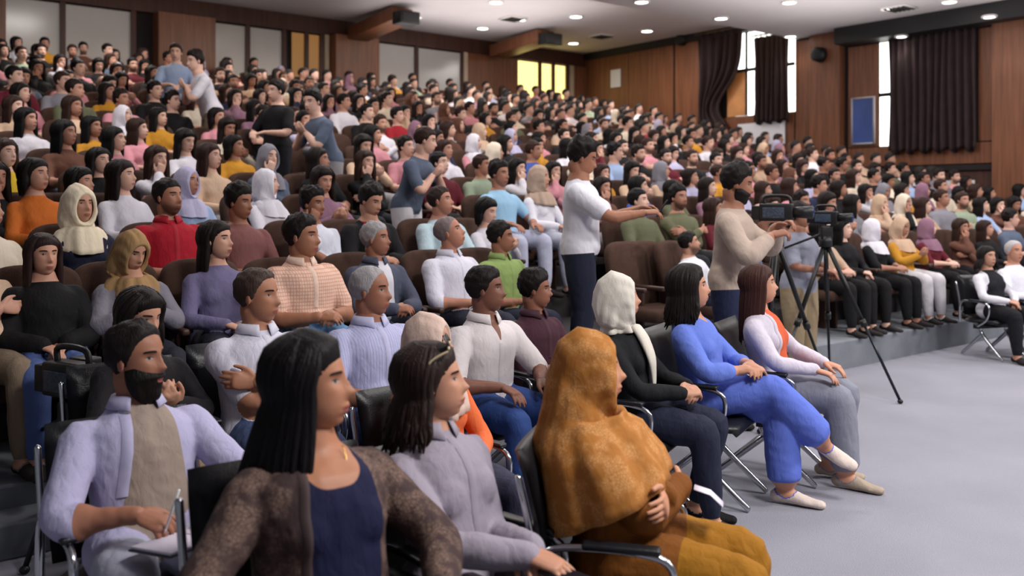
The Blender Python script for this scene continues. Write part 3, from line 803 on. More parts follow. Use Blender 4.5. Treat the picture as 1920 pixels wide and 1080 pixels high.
# ---- hair, beards, headscarves (all in body space so that they can be children of the body)
def shell(info, thick, n=56, m=44):
    """offset copy of the head surface; where thickness is negative it sinks below the skin"""
    gv, gf = sph_grid(n, m); p = head_pts(gv)
    t = thick(p); p2 = p+gv*t[:, None]
    M = np.array(info['HM']); return Acc().add(p2 @ M[:3, :3].T+M[:3, 3], gf)
def hair_short(info, top=.020, side=.010, recede=0.0, bald=False, seed=0, fringe=0.0):
    def th(p):
        x, y, z = p.T
        line = np.interp(x, [-.13, -.035, -.016, .006, .022, .034, .05, .075, .11], [-.062, -.056, -.022, -.014, .018, .050, .068+recede*.03, .077+recede*.05, .080+recede*.07])
        sd = z-line+.006*sines(p, seed+9, 160, 5)
        t = np.clip(sd*.9, -.008, 1)
        mx = side+(top-side)*np.clip((z-.03)/.07, 0, 1)
        mx = mx*(1+.55*sines(p, seed, 110, 5)+.35*sines(p, seed+2, 240, 5))
        if bald: mx = np.where(z > .055, -.006, mx*np.clip((.07-z)/.04, 0, 1))
        return np.minimum(t, mx)
    return shell(info, th)
def beard_shell(info, t0=.014, seed=0, long=.0):
    def th(p):
        x, y, z = p.T; ay = np.abs(y)
        sd = np.minimum(.8*(-.028-z)+.25*(.035-np.abs(x-.035)), (x+.004)*1.0)
        mous = .007-np.sqrt(np.maximum(0, ay-.022)**2*.6+(z+.043)**2)
        sd = np.maximum(sd, np.where(x > .05, mous, -1))
        mouth = np.sqrt((y*.45)**2+(z+.060)**2)-.0085
        sd = np.where(x > .05, np.minimum(sd, mouth), sd)
        mx = t0*(1+.3*sines(p, seed, 150, 5))+long*np.clip((-z-.07)/.05, 0, 1)
        return np.minimum(np.clip(sd*.8, -.007, 1), mx)
    return shell(info, th, 72, 60)
def hair_long(info, length=.26, n=46, r=.013, wave=.0, seed=0, spread=.0, part=.0, back=.0, vol=.010, clear=.05, off=.0, tieback=False):
    """skull cap plus hanging locks"""
    rg = random.Random(seed); HM = info['HM']; M = np.array(HM)
    def th(p):
        x, y, z = p.T
        line = np.interp(x, [-.03, .0, .014, .028, .042, .06, .085, .11], [-.12, -.06, -.01, .022, .052, .070, .082-.010*np.exp(0), .088])
        line = line-.012*np.clip(np.abs(y)/.05-.3, 0, 1)*(x > .04)
        sd = z-line
        sd = np.where(x < -.02, np.maximum(sd, .012), sd)
        return np.minimum(np.clip(sd*.75, -.008, 1), vol*(1.1+.25*sines(p, seed, 90, 5)))
    a = shell(info, th)
    zdir = Vector((0, 0, -1))
    rows = []
    for lay in range(2):
        for j in range(n):
            u = (j+rg.random()*.7)/n
            az = radians(76+u*(360-152)) if not tieback else radians(95+u*(360-190))
            az += radians(rg.uniform(-3, 3))
            pts = []
            def S(el, azz, o):
                d = np.array([[cos(el)*cos(azz), cos(el)*sin(azz), sin(el)]])
                q = head_pts(d)[0]+d[0]*o
                return Vector((M[:3, :3] @ q)+M[:3, 3])
            sgn = 1 if az < pi else -1
            azt = az+sgn*radians(-18 if abs(az-pi) > radians(75) else 0)
            o = vol*.8+rg.uniform(0, .004)+lay*.002
            pts.append(S(radians(66), azt, o*.8)); pts.append(S(radians(38), (az+azt)/2, o)); pts.append(S(radians(8), az, o+.004)); pts.append(S(radians(-16), az, o+.010))
            last = pts[-1]; ctr = HM @ Vector((-.01, 0, 0)); out = (last-ctr); out.z = 0
            out = out.normalized() if out.length > 1e-4 else Vector((-1, 0, 0))
            Ln = length*(1.06-.34*rg.random())*(1-.12*lay)
            if abs(az-pi) > radians(88): Ln *= .92
            steps = 5
            for s in range(1, steps+1):
                f = s/steps
                w = wave*sin(f*9+rg.random()*1.2+j)*f
                q = last+zdir*(Ln*f)+out*(clear*(f**1.1)+spread*f*f+w)+Vector((-back*f, 0, 0))+Vector((0, w*.7, 0))
                pts.append(q)
            rr = [r*.6, r*.9, r, r*1.1]+[r*(1.15-.95*(s/steps)**2.2) for s in range(1, steps+1)]
            a.tube([tuple(p) for p in pts], rr, n=6, sub=2)
    return a
def hair_bun(info, seed=0):
    a = hair_long(info, length=.02, n=20, r=.010, seed=seed, clear=.0)
    q = info['HM'] @ Vector((-.125, 0, .02)); a.ell(q, (.04, .042, .042)); return a
def scarf(info, drape=.20, seed=0, vol=1.0, fold=1.0, front=.0, shoulder=1.0, n=64, tuck=False, backdrop=1.05, loose=.25, cape=False):
    HM, N, Yb, at, fw = info['HM'], info['N'], info['Y'], info['at'], info['fw']
    h = lambda x, z: HM @ Vector((x, 0, z))
    Yh = (HM.to_3x3() @ Vector((0, 1, 0))).normalized()
    sw = info['sw']; fat = info['P']['fat']
    rings = [(h(.058, -.114), h(.066, .072), .060, Yh), (h(.076, -.126), h(.074, .088), .070, Yh), (h(.080, -.136), h(.054, .114), .079, Yh), (h(.074, -.142), h(.012, .134), .086*vol, Yh),
             (h(.068, -.148), h(-.050, .138*vol), .090*vol, Yh), (h(.064, -.154), h(-.110*vol, .095), .092*vol, Yh), (h(.062, -.160), h(-.130*vol, .030), .091*vol, Yh),
             (h(.060, -.168), h(-.130*vol-.02*loose, -.045), (.092+.016*loose)*vol, Yh), (h(.062+.01*loose, -.178), h(-.116-.05*loose, -.115), .090+.034*loose, (Yh+Yb).normalized())]
    if tuck:
        rings += [(at(.46, 0, .085), at(.47, 0, -.085), .085, Yb), (at(.42, 0, .10), at(.43, 0, -.10), .10, Yb)]
    elif not cape:
        k = 1+(fat-1)*.6
        rings += [(at(.452, 0, .105), at(.462, 0, -.110), .104, Yb), (at(.428, 0, .125*k), at(.445, 0, -.125), .128*k, Yb), (at(.395-.3*drape, 0, .150*k), at(.428, 0, -.128), .150*k, Yb), (at(.365-drape, 0, .156*k+(.02 if info['fem'] else 0)), at(.405, 0, -.128), .150*k, Yb)]
    else:
        k = shoulder*(1+(fat-1)*.8)
        rings += [(at(.455, 0, .095+.02*loose), at(.46, 0, -.110-.06*loose), .100+.05*loose, Yb), (at(.430, 0, .120), at(.425, 0, -.135-.052*loose), max((sw-.015)*k, .140+.034*loose), Yb), (at(.395, 0, .150*k), at(.385, 0, -.142*k-.045*loose), (sw+.040)*k, Yb), (at(.36, 0, .160*k), at(.34, 0, -.148*k-.035*loose), (sw+.066)*k, Yb)]
        m = max(2, int(drape/.05))
        for i in range(1, m+1):
            f = i/m
            rings.append((at(.36-drape*f-front*f, 0, (.164+.03*f)*k+(.02 if info['fem'] else 0)), at(.34-drape*backdrop*f, 0, -(.150+.02*f)*k-.03*loose), (sw+.072+.02*f)*k, Yb))
    vv = []; ff = []; rg = np.random.default_rng(seed); ph = rg.random(8)*6.28
    # densify rings
    R2 = []
    for i in range(len(rings)-1):
        for s in range(3):
            t = s/3; a, b = rings[i], rings[i+1]
            R2.append((a[0].lerp(b[0], t), a[1].lerp(b[1], t), a[2]*(1-t)+b[2]*t, a[3].lerp(b[3], t)))
    R2.append(rings[-1]); K = len(R2)
    for i, (pf, pb, w, Yv) in enumerate(R2):
        c = (pf+pb)/2; ax = (pb-pf)/2
        g = min(1, i/7.0)
        for j in range(n):
            s = 2*pi*j/n
            q = c+ax*cos(s)+Yv*(w*sin(s))
            fo = fold*g*(.0022*sin(7*s+ph[0]+i*.05)+.0016*sin(13*s+ph[1]-i*.07)+.0024*sin(4*s+i*.12+ph[2]))*(1+4.5*max(0, i/K-.45))
            q = q+(q-c).normalized()*fo
            vv.append(q)
    for i in range(K-1):
        for j in range(n):
            ff.append((i*n+j, (i+1)*n+j, (i+1)*n+(j+1) % n, i*n+(j+1) % n))
    return Acc().add([tuple(q) for q in vv], ff)
def collar(info, w=.036, open_=.35, flare=1.0):
    """turned-down shirt collar with two points"""
    at = info['at']; fem = info['fem']; r = .058 if fem else .068
    vv = []; ff = []; n = 34
    for i in range(n+1):
        s = -pi+open_+(2*pi-2*open_)*i/n       # 0 = back
        e = abs(s)/pi
        d = (sin(s), -cos(s))                  # (side, forward)
        tip = .022*max(0, (e-.75)/.25)
        base = .470-.030*e
        for (rr, dz) in ((r*.95, base), (r*.98, base+.030), (r*1.06+.004, base+.034), (r*1.22+.012*flare, base+.034-w-tip), (r*1.20+.008*flare, base+.030-w-tip)):
            vv.append(at(dz, d[0]*rr, d[1]*rr*.98+.002+.03*e*0))
    k = 5
    for i in range(n):
        for j in range(k-1):
            ff.append((i*k+j, i*k+j+1, (i+1)*k+j+1, (i+1)*k+j))
    return Acc().add([tuple(q) for q in vv], ff)

from mathutils.bvhtree import BVHTree
def front_strip(me, info, yfun, t0, t1, width=.03, th=.004, n=26):
    """flat band of cloth laid on the chest (placket, lapel edge)"""
    n_ = len(me.vertices); v = np.empty(n_*3, np.float32); me.vertices.foreach_get('co', v)
    l = np.empty(len(me.loops), np.int32); me.loops.foreach_get('vertex_index', l)
    bv = BVHTree.FromPolygons(v.reshape(-1, 3).tolist(), l.reshape(-1, 4).tolist())
    at, fw = info['at'], info['fw']; rows = []
    for i in range(n+1):
        t = t0+(t1-t0)*i/n; row = []
        for k in range(5):
            y = yfun(t)+width*(k/4-.5)
            hit = bv.ray_cast(at(t, y, .6), -fw)
            if hit[0] is None: row = None; break
            row.append(hit[0]+fw*(th*(1.0 if 0 < k < 4 else .35)))
        if row: rows.append(row)
    # smooth out jumps (arms in front of the chest)
    out = []
    for r in rows:
        if out and max((a-b).dot(fw) for a, b in zip(r, out[-1])) > .035: break
        out.append(r)
    vv = [tuple(q) for r in out for q in r]; ff = []
    for i in range(len(out)-1):
        for k in range(4): ff.append((i*5+k, i*5+k+1, (i+1)*5+k+1, (i+1)*5+k))
    return Acc().add(vv, ff) if ff else None
# ================================================================== furniture
LEATHER = mat('black_leather', (24, 25, 30), 0.38, noise=(14, .2), bump=(120, .15))
BROWN = mat('seat_fabric', (78, 57, 49), 0.9, noise=(18, .18), bump=(220, .4), spec=.15)
ARMW = mat('armrest_wood', (66, 42, 34), 0.5, noise=(6, .3))
def bent_panel(w, pts, th, n=10, cup=.02):
    """a padded sheet of width w following the side profile pts (x, z)"""
    P = [Vector((x, 0, z)) for x, z in pts]; vv = []; ff = []; m = len(P)
    for i in range(m):
        tg = (P[min(i+1, m-1)]-P[max(i-1, 0)]).normalized(); nr = Vector((-tg.z, 0, tg.x))
        e = .75 if i in (0, m-1) else 1
        for sgn in (1, -1):
            for j in range(n+1):
                y = -1+2*j/n; edge = (1-abs(y)**6)**.5 if abs(y) < 1 else 0
                q = P[i]+nr*(sgn*th/2*edge*e+cup*y*y)+Vector((0, y*w/2*(.97 if i in (0, m-1) else 1), 0))
                vv.append(q)
    k = 2*(n+1)
    for i in range(m-1):
        for j in range(n):
            ff.append((i*k+j, i*k+j+1, (i+1)*k+j+1, (i+1)*k+j)); a = i*k+n+1
            ff.append((a+j+1, a+j, a+k+j, a+k+j+1))
        for j in (0, n):
            a, b = i*k+j, i*k+n+1+j; q = (a, b, b+k, a+k); ff.append(q if j == 0 else q[::-1])
    for i in (0, m-1):
        for j in range(n):
            a = i*k+j; q = (a, a+1, a+n+2, a+n+1); ff.append(q[::-1] if i == 0 else q)
    return Acc().add([tuple(q) for q in vv], ff)
def make_chair():
    root = empty('padded_chair', (0, 0, 0))
    obj('seat', bent_panel(.50, [(.27, .415), (.24, .44), (.1, .432), (-.08, .418), (-.19, .43)], .05), LEATHER, root)
    obj('backrest', bent_panel(.50, [(-.195, .47), (-.215, .58), (-.235, .70), (-.27, .84), (-.30, .91)], .05, cup=-.02), LEATHER, root)
    for s in (-1, 1):
        obj('back_rail', Acc().tube([(-.275, s*.265, .84), (-.225, s*.265, .62), (-.20, s*.27, .40)], [.012]*3, n=8), CHROME, root)
        a = obj('armrest', Acc().tube([(-.21, s*.275, .40), (-.2, s*.275, .60), (-.08, s*.275, .645), (.16, s*.275, .635), (.21, s*.275, .56), (.17, s*.275, .45), (.05, s*.275, .37)], [.013]*7, n=8), CHROME, root)
        obj('arm_pad', Acc().add(*rbox((.05, s*.275, .655), (.24, .05, .022), .01)), LEATHER, a)
        obj('leg', Acc().tube([(.30, s*.18, .02), (.02, s*.18, .27), (.02, s*.18, .37)], [.016, .02, .02], n=8).tube([(-.27, s*.18, .02), (.02, s*.18, .27)], [.016, .02], n=8), CHROME, root)
    obj('beam', Acc().box((.02, 0, .365), (.06, .56, .05)), BLACK, root)
    return root
CHAIR0 = make_chair(); chair_used = [False]
def place_chair(loc, yaw, s, label):
    c = CHAIR0 if not chair_used[0] else copy_tree(CHAIR0)
    chair_used[0] = True
    c.location = loc; c.rotation_euler = (0, 0, yaw); c.scale = (s, s, s)
    tag(c, label, 'chair'); return c
def make_seat():
    root = empty('auditorium_seat', (0, 0, 0))
    # high rounded back
    vv = []; ff = []; n = 18
    outline = []
    hw, hb, ht = .245, .40, .98
    for i in range(n+1):
        a = pi*i/n; outline.append((hw*np.sign(cos(a))*abs(cos(a))**.6, ht-.16+.16*sin(a)**.7))
    outline = [(hw*.94, hb)]+outline+[(-hw*.94, hb)]
    m = len(outline)
    for dx, sc in ((-.035, .90), (-.025, 1.0), (.025, 1.0), (.045, .90)):
        for (y, z) in outline:
            zc = (hb+ht)/2; z2 = zc+(z-zc)*sc
            vv.append((-.235-(z2-.45)*.17+dx, y*sc, z2))
    for k in range(3):
        for i in range(m):
            j = (i+1) % m; ff.append((k*m+i, k*m+j, (k+1)*m+j, (k+1)*m+i))
    ff.append(tuple(range(m-1, -1, -1))); ff.append(tuple(3*m+i for i in range(m)))
    obj('backrest', Acc().add(vv, ff), BROWN, root)
    obj('seat', Acc().add(*rbox((.03, 0, .385), (.46, .46, .11), .045)), BROWN, root)
    for s in (-1, 1):
        obj('armrest', Acc().add(*rbox((.0, s*.265, .60), (.36, .045, .04), .015)).add(*rbox((-.10, s*.265, .30), (.10, .035, .60), .01)), ARMW, root)
    return root
SEAT0 = make_seat(); seat_used = [False]

def camera_thing(loc, yaw, s, label):
    root = empty('video_camera', loc, yaw); root.scale = (s, s, s)
    obj('camera_body', Acc().add(*rbox((0, 0, .085), (.28, .11, .15), .015)), BLACK, root)
    ln = obj('lens', Acc().cyl((.13, 0, .085), (.30, 0, .085), .045, .055, n=20), BLACK, root)
    obj('lens_glass', Acc().ell((.30, 0, .085), (.012, .045, .045)), mat('lens_glass', (40, 60, 100), .08, noise=(20, .3)), ln)
    obj('handle', Acc().tube([(-.1, 0, .16), (-.09, 0, .22), (.09, 0, .22), (.12, 0, .16)], [.014]*4, n=8), BLACK, root)
    obj('viewfinder', Acc().add(*rbox((-.05, .10, .13), (.12, .09, .07), .01)), BLACK, root)
    obj('side_panel', Acc().add(*rbox((-.02, -.058, .08), (.18, .012, .09), .004)), mat('camera_panel', (66, 78, 96), .4, noise=(60, .6)), root)
    obj('battery', Acc().add(*rbox((-.17, 0, .08), (.07, .09, .12), .008)), BLACK, root)
    tag(root, label, 'camera'); return root
def tripod(apex, feet, yaw, label, hz=.12):
    apex = Vector(apex); root = empty('tripod', (apex.x, apex.y, 0))
    o = Vector((apex.x, apex.y, 0)); A = apex-o
    for f in feet:
        f = Vector(f)-o
        mid = A.lerp(f, .52); d = (f-A).normalized()
        l = obj('leg', Acc().cyl(A, mid, .020, .018, n=10), BLACK, root)
        obj('lower_tube', Acc().cyl(mid-d*.12, f+Vector((0, 0, .02)), .012, n=10), CHROME if False else mat('dark_metal', (52, 54, 60), .35, metal=.8, noise=(20, .2)), l)
        obj('clamp', Acc().cyl(mid-d*.03, mid+d*.03, .027, n=12), BLACK, l)
        obj('rubber_foot', Acc().ell(f+Vector((0, 0, .018)), (.022, .022, .018)), BLACK, l)
    obj('crown', Acc().cyl(A-Vector((0, 0, .05)), A+Vector((0, 0, .04)), .055, n=16), BLACK, root)
    obj('centre_column', Acc().cyl(A-Vector((0, 0, .42)), A+Vector((0, 0, .05)), .016, n=10), BLACK, root)
    hd = obj('pan_head', Acc().add(*rbox(tuple(A+Vector((0, 0, hz*.6))), (.10, .09, hz), .015)), BLACK, root)
    b = Vector((-cos(yaw), -sin(yaw), 0))
    obj('pan_handle', Acc().cyl(A+Vector((0, 0, hz*.6)), A+Vector((0, 0, hz*.6-.14))+b*.34, .010, n=8), BLACK, hd)
    tag(root, label, 'tripod'); return root

# ================================================================== named people
DARKH, BRNH, GREYH = (20, 15, 15), (44, 28, 24), (128, 124, 126)
HERO = []
def hero(x, y, D, yaw, label, kw, colors, floor=0.0, hair=None, chair=None, seat=False, row=None, extra=None, smax=1.10, smin=.84):
    if row is not None: p = px_row(x, row_v(row)); D = p.y; floor = row_z(row)
    HERO.append(dict(x=x, y=y, D=D, yaw=radians(yaw), label=label, kw=kw, col=colors, floor=floor, hair=hair, chair=chair, seat=seat, row=row, extra=extra, smax=smax, smin=smin))
NEAR = dict(vb=.0062, vh=.0031, vn=.0034); MID = dict(vb=.0105, vh=.0056, vn=.0054)
def A_(L, R): return dict(L=L, R=R)
arm = lambda w, f, n, h, c=.3, ab=False: dict(w=w, f=f, n=n, h=h, c=c, abs=ab)

hero(258, 597, 2.95, -50, 'person in an open lavender shirt over a beige tee, writing in a notebook',
     dict(NEAR, sex='m', lean=.20, head=(36, 3, 0), seed=3, sleeve=.36, sl=.016, openw=[.13, .115, .085, .065], hemT=.14, hem=-.05, wr=1.25, spread=1.25,
          arms=A_(arm((.36, .16, .70), (.5, -.8, -.15), (-.2, -.2, -1), (-.4, .9, -.3), .35), arm((.28, -.10, .715), (.75, .6, -.25), (-.1, .35, -1), (-.6, -.9, -.2), .65))),
     dict(shirt=(168, 164, 196), inner=(146, 130, 120), pants=(170, 172, 190), skin=(150, 102, 82), beard=(16, 12, 12)), hair=('short', dict(top=.014, side=.010, recede=.45, seed=2), DARKH), chair='black padded chair under the person with the notebook', extra='bearded')
hero(585, 632, 2.30, -52, 'person in a brown lace cardigan over a navy top, sitting with loose arms',
     dict(NEAR, sex='f', fat=1.13, lean=.16, head=(50, 0, 0), seed=5, sleeve=.6, sl=.016, openw=[.08, .095, .10, .075], vd=.095, vw=.092, vp=4, hemT=.3, wr=.8,
          arms=A_(arm((.30, .19, .67), (.8, -.5, -.2), (0, 0, -1), (-.6, .9, -.2)), arm((.26, -.20, .67), (.8, .5, -.2), (0, 0, -1), (-.6, -.9, -.2)))),
     dict(pattern=('lace', ((62, 47, 47), (112, 90, 80))), inner=(18, 21, 54), pants=(18, 20, 46), skin=(166, 114, 88), lip=(128, 60, 62)), hair=('long', dict(length=.30, n=90, r=.0125, seed=4, clear=.062, vol=.022, back=.03), (14, 11, 13)), chair='black padded chair under the person in the lace cardigan', extra='sash')
hero(812, 645, 2.66, -40, 'person in a grey buttoned shirt with sunglasses pushed up on the head',
     dict(NEAR, sex='f', lean=.24, head=(42, -2, 0), seed=8, sleeve=.52, sl=.014, wr=1.1, hemT=.12,
          arms=A_(arm((.31, .03, .70), (.75, -.6, -.1), (0, 0, -1), (-.7, .25, -.7)), arm((.35, -.04, .71), (.9, .3, -.15), (0, .1, -1), (-.5, -.9, -.3), .25))),
     dict(shirt=(146, 138, 152), pants=(52, 44, 50), skin=(182, 132, 108)), hair=('long', dict(length=.17, n=52, r=.014, seed=6, wave=.016, clear=.05, vol=.016, tieback=True), (34, 24, 22)), chair='black padded chair under the person with the sunglasses', extra='grey')
hero(1112, 618, 2.86, -14, 'person in an ochre headscarf and mustard trousers with folded arms',
     dict(NEAR, sex='f', fat=1.10, lean=.20, head=(10, 0, 0), seed=9, sleeve=.6, sl=.020, hemT=.22, wr=1.2, pl=.02,
          arms=A_(arm((.20, -.07, .76), (.1, -.95, -.1), (-1, 0, -.1), (.1, .8, -.9)), arm((.24, .07, .75), (.2, .9, -.2), (-1, 0, -.2), (.1, -.9, -.8)))),
     dict(shirt=(112, 64, 14), pants=(142, 94, 14), skin=(186, 132, 104)), hair=('scarf', dict(drape=.14, backdrop=1.6, seed=3, vol=1.05, fold=1.3, loose=1.0, cape=True, pattern=('lace', ((158, 102, 46), (184, 132, 80)))), None), chair='black padded chair under the person in the ochre headscarf')
hero(1163, 510, 4.66, -28, 'person in a white headscarf, black jacket and navy jeans with clasped hands',
     dict(MID, vb=.008, sex='f', lean=.16, head=(22, 0, 0), arms='clasp', seed=10, hemT=.10, legs='sit2'), dict(shirt=(18, 18, 22), pants=(32, 36, 56), shoe=(16, 15, 18), skin=(186, 136, 112)),
     hair=('scarf', dict(drape=.02, seed=5, vol=1.10, fold=1.2, tuck=True, col=(206, 200, 190)), None), chair='black padded chair under the person in the white headscarf', extra='tail')
hero(1295, 500, 5.0, -30, 'person in a blue suit with crossed legs and pale shoes',
     dict(MID, vb=.008, sex='f', lean=.18, head=(26, -2, 0), legs='cross', seed=12, sleeve=.42, sl=.018, flare=.035, pant=.37, pl=.014, vd=.05, vw=.05,
          arms=A_(arm((.30, .02, .74), (.5, -.8, 0), (-.2, 0, -1), (-.4, .9, -.4), .4), arm((.31, -.09, .73), (.6, .8, 0), (-.2, 0, -1), (-.4, -.9, -.4), .4))),
     dict(shirt=(98, 120, 204), pants=(92, 112, 200), shoe=(212, 196, 188), skin=(186, 134, 110)), hair=('long', dict(length=.18, n=40, r=.016, seed=9, wave=.012, clear=.03, vol=.024), DARKH), chair='black padded chair under the person in the blue suit')
hero(1425, 497, 5.38, -30, 'person in a white cardigan over an orange top with grey jeans',
     dict(MID, vb=.008, sex='f', lean=.16, head=(24, 0, 0), arms='thigh', seed=14, openw=[.09, .11, .10, .06], hemT=.05, legs='sit2', flare=.02, pant=.40, pl=.02),
     dict(shirt=(200, 192, 206), inner=(206, 92, 58), pants=(126, 128, 142), shoe=(166, 150, 134), skin=(190, 138, 114)), hair=('long', dict(length=.34, n=36, r=.013, seed=12, clear=.0, vol=.012, back=.02), (52, 30, 26)), chair='black padded chair under the person in the white cardigan')
# second and third floor rows
hero(485, 500, 4.18, -50, 'person in a short-sleeved white shirt with folded arms beside the black chair backs',
     dict(MID, vb=.009, sex='m', fat=1.1, lean=.12, head=(36, 4, 0), arms='cross', seed=15, sleeve=.24, sl=.022, hemT=.10), dict(shirt=(200, 198, 214), pants=(70, 84, 120), skin=(162, 112, 88)),
     hair=('short', dict(top=.010, side=.009, recede=.55, seed=3), (52, 40, 36)), chair='black padded chair under the person with folded arms', extra='collar')
hero(697, 497, 4.55, -50, 'person in a lavender striped shirt with hands on thighs behind the lace cardigan',
     dict(MID, vb=.009, sex='m', fat=1.1, lean=.10, head=(34, 4, 0), arms='thigh', seed=16, sleeve=.26, sl=.022), dict(pattern=('stripe', ((178, 178, 210), (160, 162, 200))), pants=(54, 68, 112), skin=(146, 98, 78)),
     hair=('short', dict(top=.006, side=.008, recede=.9, seed=5), GREYH), chair='black padded chair under the person in the lavender striped shirt', extra='collar')
hero(808, 585, 3.72, -45, 'person in a peach headscarf and orange top behind the sunglasses wearer',
     dict(MID, vb=.009, sex='f', lean=.10, head=(30, 0, 0), arms='lap', seed=17), dict(shirt=(214, 104, 58), pants=(50, 50, 70)), hair=('scarf', dict(drape=.10, seed=8, vol=1.05, fold=1.0, col=(202, 176, 164)), None), chair='black padded chair under the person in the peach headscarf')
hero(912, 495, 4.85, -46, 'person in an open-necked white shirt and blue jeans, hands on the knees',
     dict(MID, vb=.009, sex='m', lean=.02, head=(36, 2, 0), arms='thigh', seed=18, sleeve=.30, sl=.020, vd=.12, vw=.035, spread=1.2), dict(shirt=(206, 198, 200), pants=(44, 68, 124), skin=(120, 80, 66)),
     hair=('short', dict(top=.016, side=.010, seed=7), DARKH), chair='black padded chair under the person in blue jeans', extra='collar')
hero(1005, 500, 5.45, -44, 'person in a dark maroon shirt and black trousers with hands together',
     dict(MID, vb=.009, sex='m', lean=.06, head=(38, 6, 0), arms='clasp', seed=19, sleeve=.36), dict(shirt=(64, 34, 46), pants=(22, 22, 28), skin=(140, 94, 76)), hair=('short', dict(top=.024, side=.012, seed=9), DARKH), chair='black padded chair under the person in the maroon shirt', extra='collar')
hero(268, 546, 3.92, -48, 'person in a black top and khaki trousers looking down behind the notebook writer',
     dict(MID, sex='f', lean=.06, head=(20, 16, 0), arms='phone', seed=20), dict(shirt=(24, 22, 26), pants=(150, 130, 106)), hair=('long', dict(length=.14, n=26, r=.018, seed=14, clear=.02, vol=.018), DARKH), chair='black padded chair behind the notebook writer')
# first raked row
hero(82, 440, 0, -52, 'person in a black sweater and blue jeans behind the tripod camera', dict(MID, sex='f', lean=.12, head=(12, 4, 0), arms='lap', seed=21, sl=.03, fat=1.08), dict(shirt=(15, 14, 17), pants=(74, 92, 142), skin=(188, 138, 116)), row=0,
     hair=('long', dict(length=.30, n=30, r=.015, seed=15, clear=.01, vol=.014), (34, 22, 21)), seat=True)
hero(250, 432, 0, -50, 'person in a tan headscarf and grey sweater bowing the head', dict(MID, sex='f', lean=.02, head=(18, 24, 0), arms='phone', seed=22, sl=.02), dict(shirt=(122, 118, 130), pants=(40, 40, 50)), row=0, hair=('scarf', dict(drape=.05, seed=9, fold=1.3, col=(154, 122, 84)), None), seat=True)
hero(408, 415, 0, -50, 'person in a mauve blouse with hands on the lap', dict(MID, sex='f', lean=.12, head=(34, 0, 0), arms='lap', seed=23), dict(shirt=(106, 100, 134), pants=(44, 44, 56), skin=(196, 148, 126)), row=0, hair=('long', dict(length=.22, n=26, r=.016, seed=16, clear=.02, tieback=True, vol=.014), DARKH), seat=True)
hero(568, 397, 5.45, -48, 'person in a peach plaid shirt with forearms crossed over the lap', dict(MID, sex='m', fat=1.18, hs=1.08, lean=.06, head=(34, 4, 0), arms='clasp', seed=24, sleeve=.25, sl=.022), dict(pattern=('plaid', ((220, 190, 174), (200, 142, 118))), pants=(100, 140, 180), skin=(156, 106, 82)),
     floor=.27, hair=('short', dict(top=.020, side=.012, seed=11), DARKH), seat=True, extra='collar')
hero(705, 413, 0, -48, 'person in a slate blazer over a white shirt with clasped hands', dict(MID, sex='m', lean=.08, head=(32, 0, 0), arms='clasp', seed=25, sl=.02, openw=[.07, .06, .05, .05]), dict(shirt=(72, 76, 94), inner=(206, 204, 214), pants=(50, 54, 70), skin=(152, 104, 84)), row=0,
     hair=('short', dict(top=.012, side=.010, seed=12), GREYH), seat=True, extra='collar')
hero(842, 405, 0, -46, 'person in a white shirt gazing upwards with hands on the lap', dict(MID, sex='m', lean=.16, head=(36, -14, 0), arms='lap', seed=26, sleeve=.34, sl=.018, fat=1.05), dict(shirt=(212, 210, 224), pants=(40, 42, 56), skin=(176, 122, 100)), row=0,
     hair=('short', dict(top=.006, side=.008, recede=.5, seed=13), (104, 92, 92)), seat=True, extra='collar')
hero(940, 412, 0, -44, 'person in a green polo with hands on the lap', dict(MID, sex='m', lean=.10, head=(36, 2, 0), arms='lap', seed=27, sleeve=.20, sl=.020), dict(shirt=(138, 160, 96), pants=(40, 44, 60), skin=(150, 102, 80)), row=0,
     hair=('short', dict(top=.018, side=.011, seed=14), DARKH), seat=True, extra='collar')
hero(1292, 432, 0, -38, 'person in a white tee reclining with the head tipped back behind the blue suit', dict(MID, sex='m', lean=.30, head=(34, -8, 0), arms='lap', seed=28, sleeve=.2, stubble=1, sl=.018), dict(shirt=(220, 220, 230), pants=(40, 44, 60)), row=0, hair=('short', dict(top=.012, side=.008, seed=15), DARKH), seat=True, smin=.8)
# second raked row
hero(150, 345, 0, -50, 'person in a cream headscarf and navy dress with folded hands', dict(MID, sex='f', fat=1.08, lean=.14, head=(16, 2, 0), arms='lap', seed=29), dict(shirt=(26, 28, 48), pants=(24, 26, 42)), row=1, hair=('scarf', dict(drape=.10, seed=11, fold=.9, vol=1.08, col=(222, 208, 184)), None), seat=True)
hero(316, 332, 0, -50, 'person in a bright red polo with hands on the lap', dict(MID, sex='m', fat=1.06, lean=.14, head=(26, 0, 0), arms='lap', seed=30, sleeve=.2, sl=.02, stubble=1), dict(shirt=(160, 22, 40), pants=(30, 30, 40), skin=(166, 114, 92)), row=1, hair=('short', dict(top=.014, side=.009, seed=16), DARKH), seat=True, extra='collar')
hero(450, 340, 0, -48, 'person in a dusty brown tee beside the bright red polo', dict(MID, sex='m', lean=.06, head=(28, 8, 0), arms='lap', seed=31, sleeve=.2), dict(shirt=(122, 78, 76), pants=(40, 42, 56), skin=(146, 98, 78)), row=1, hair=('short', dict(top=.032, side=.014, seed=17), DARKH), seat=True)
hero(588, 345, 0, -48, 'person in a white shirt resting the chin on a fist', dict(MID, sex='m', lean=.02, head=(22, 8, 0), arms='chin', seed=32, sleeve=.36), dict(shirt=(206, 208, 222), pants=(40, 44, 60), skin=(150, 102, 80)), row=1, hair=('short', dict(top=.030, side=.012, seed=18), DARKH), seat=True)
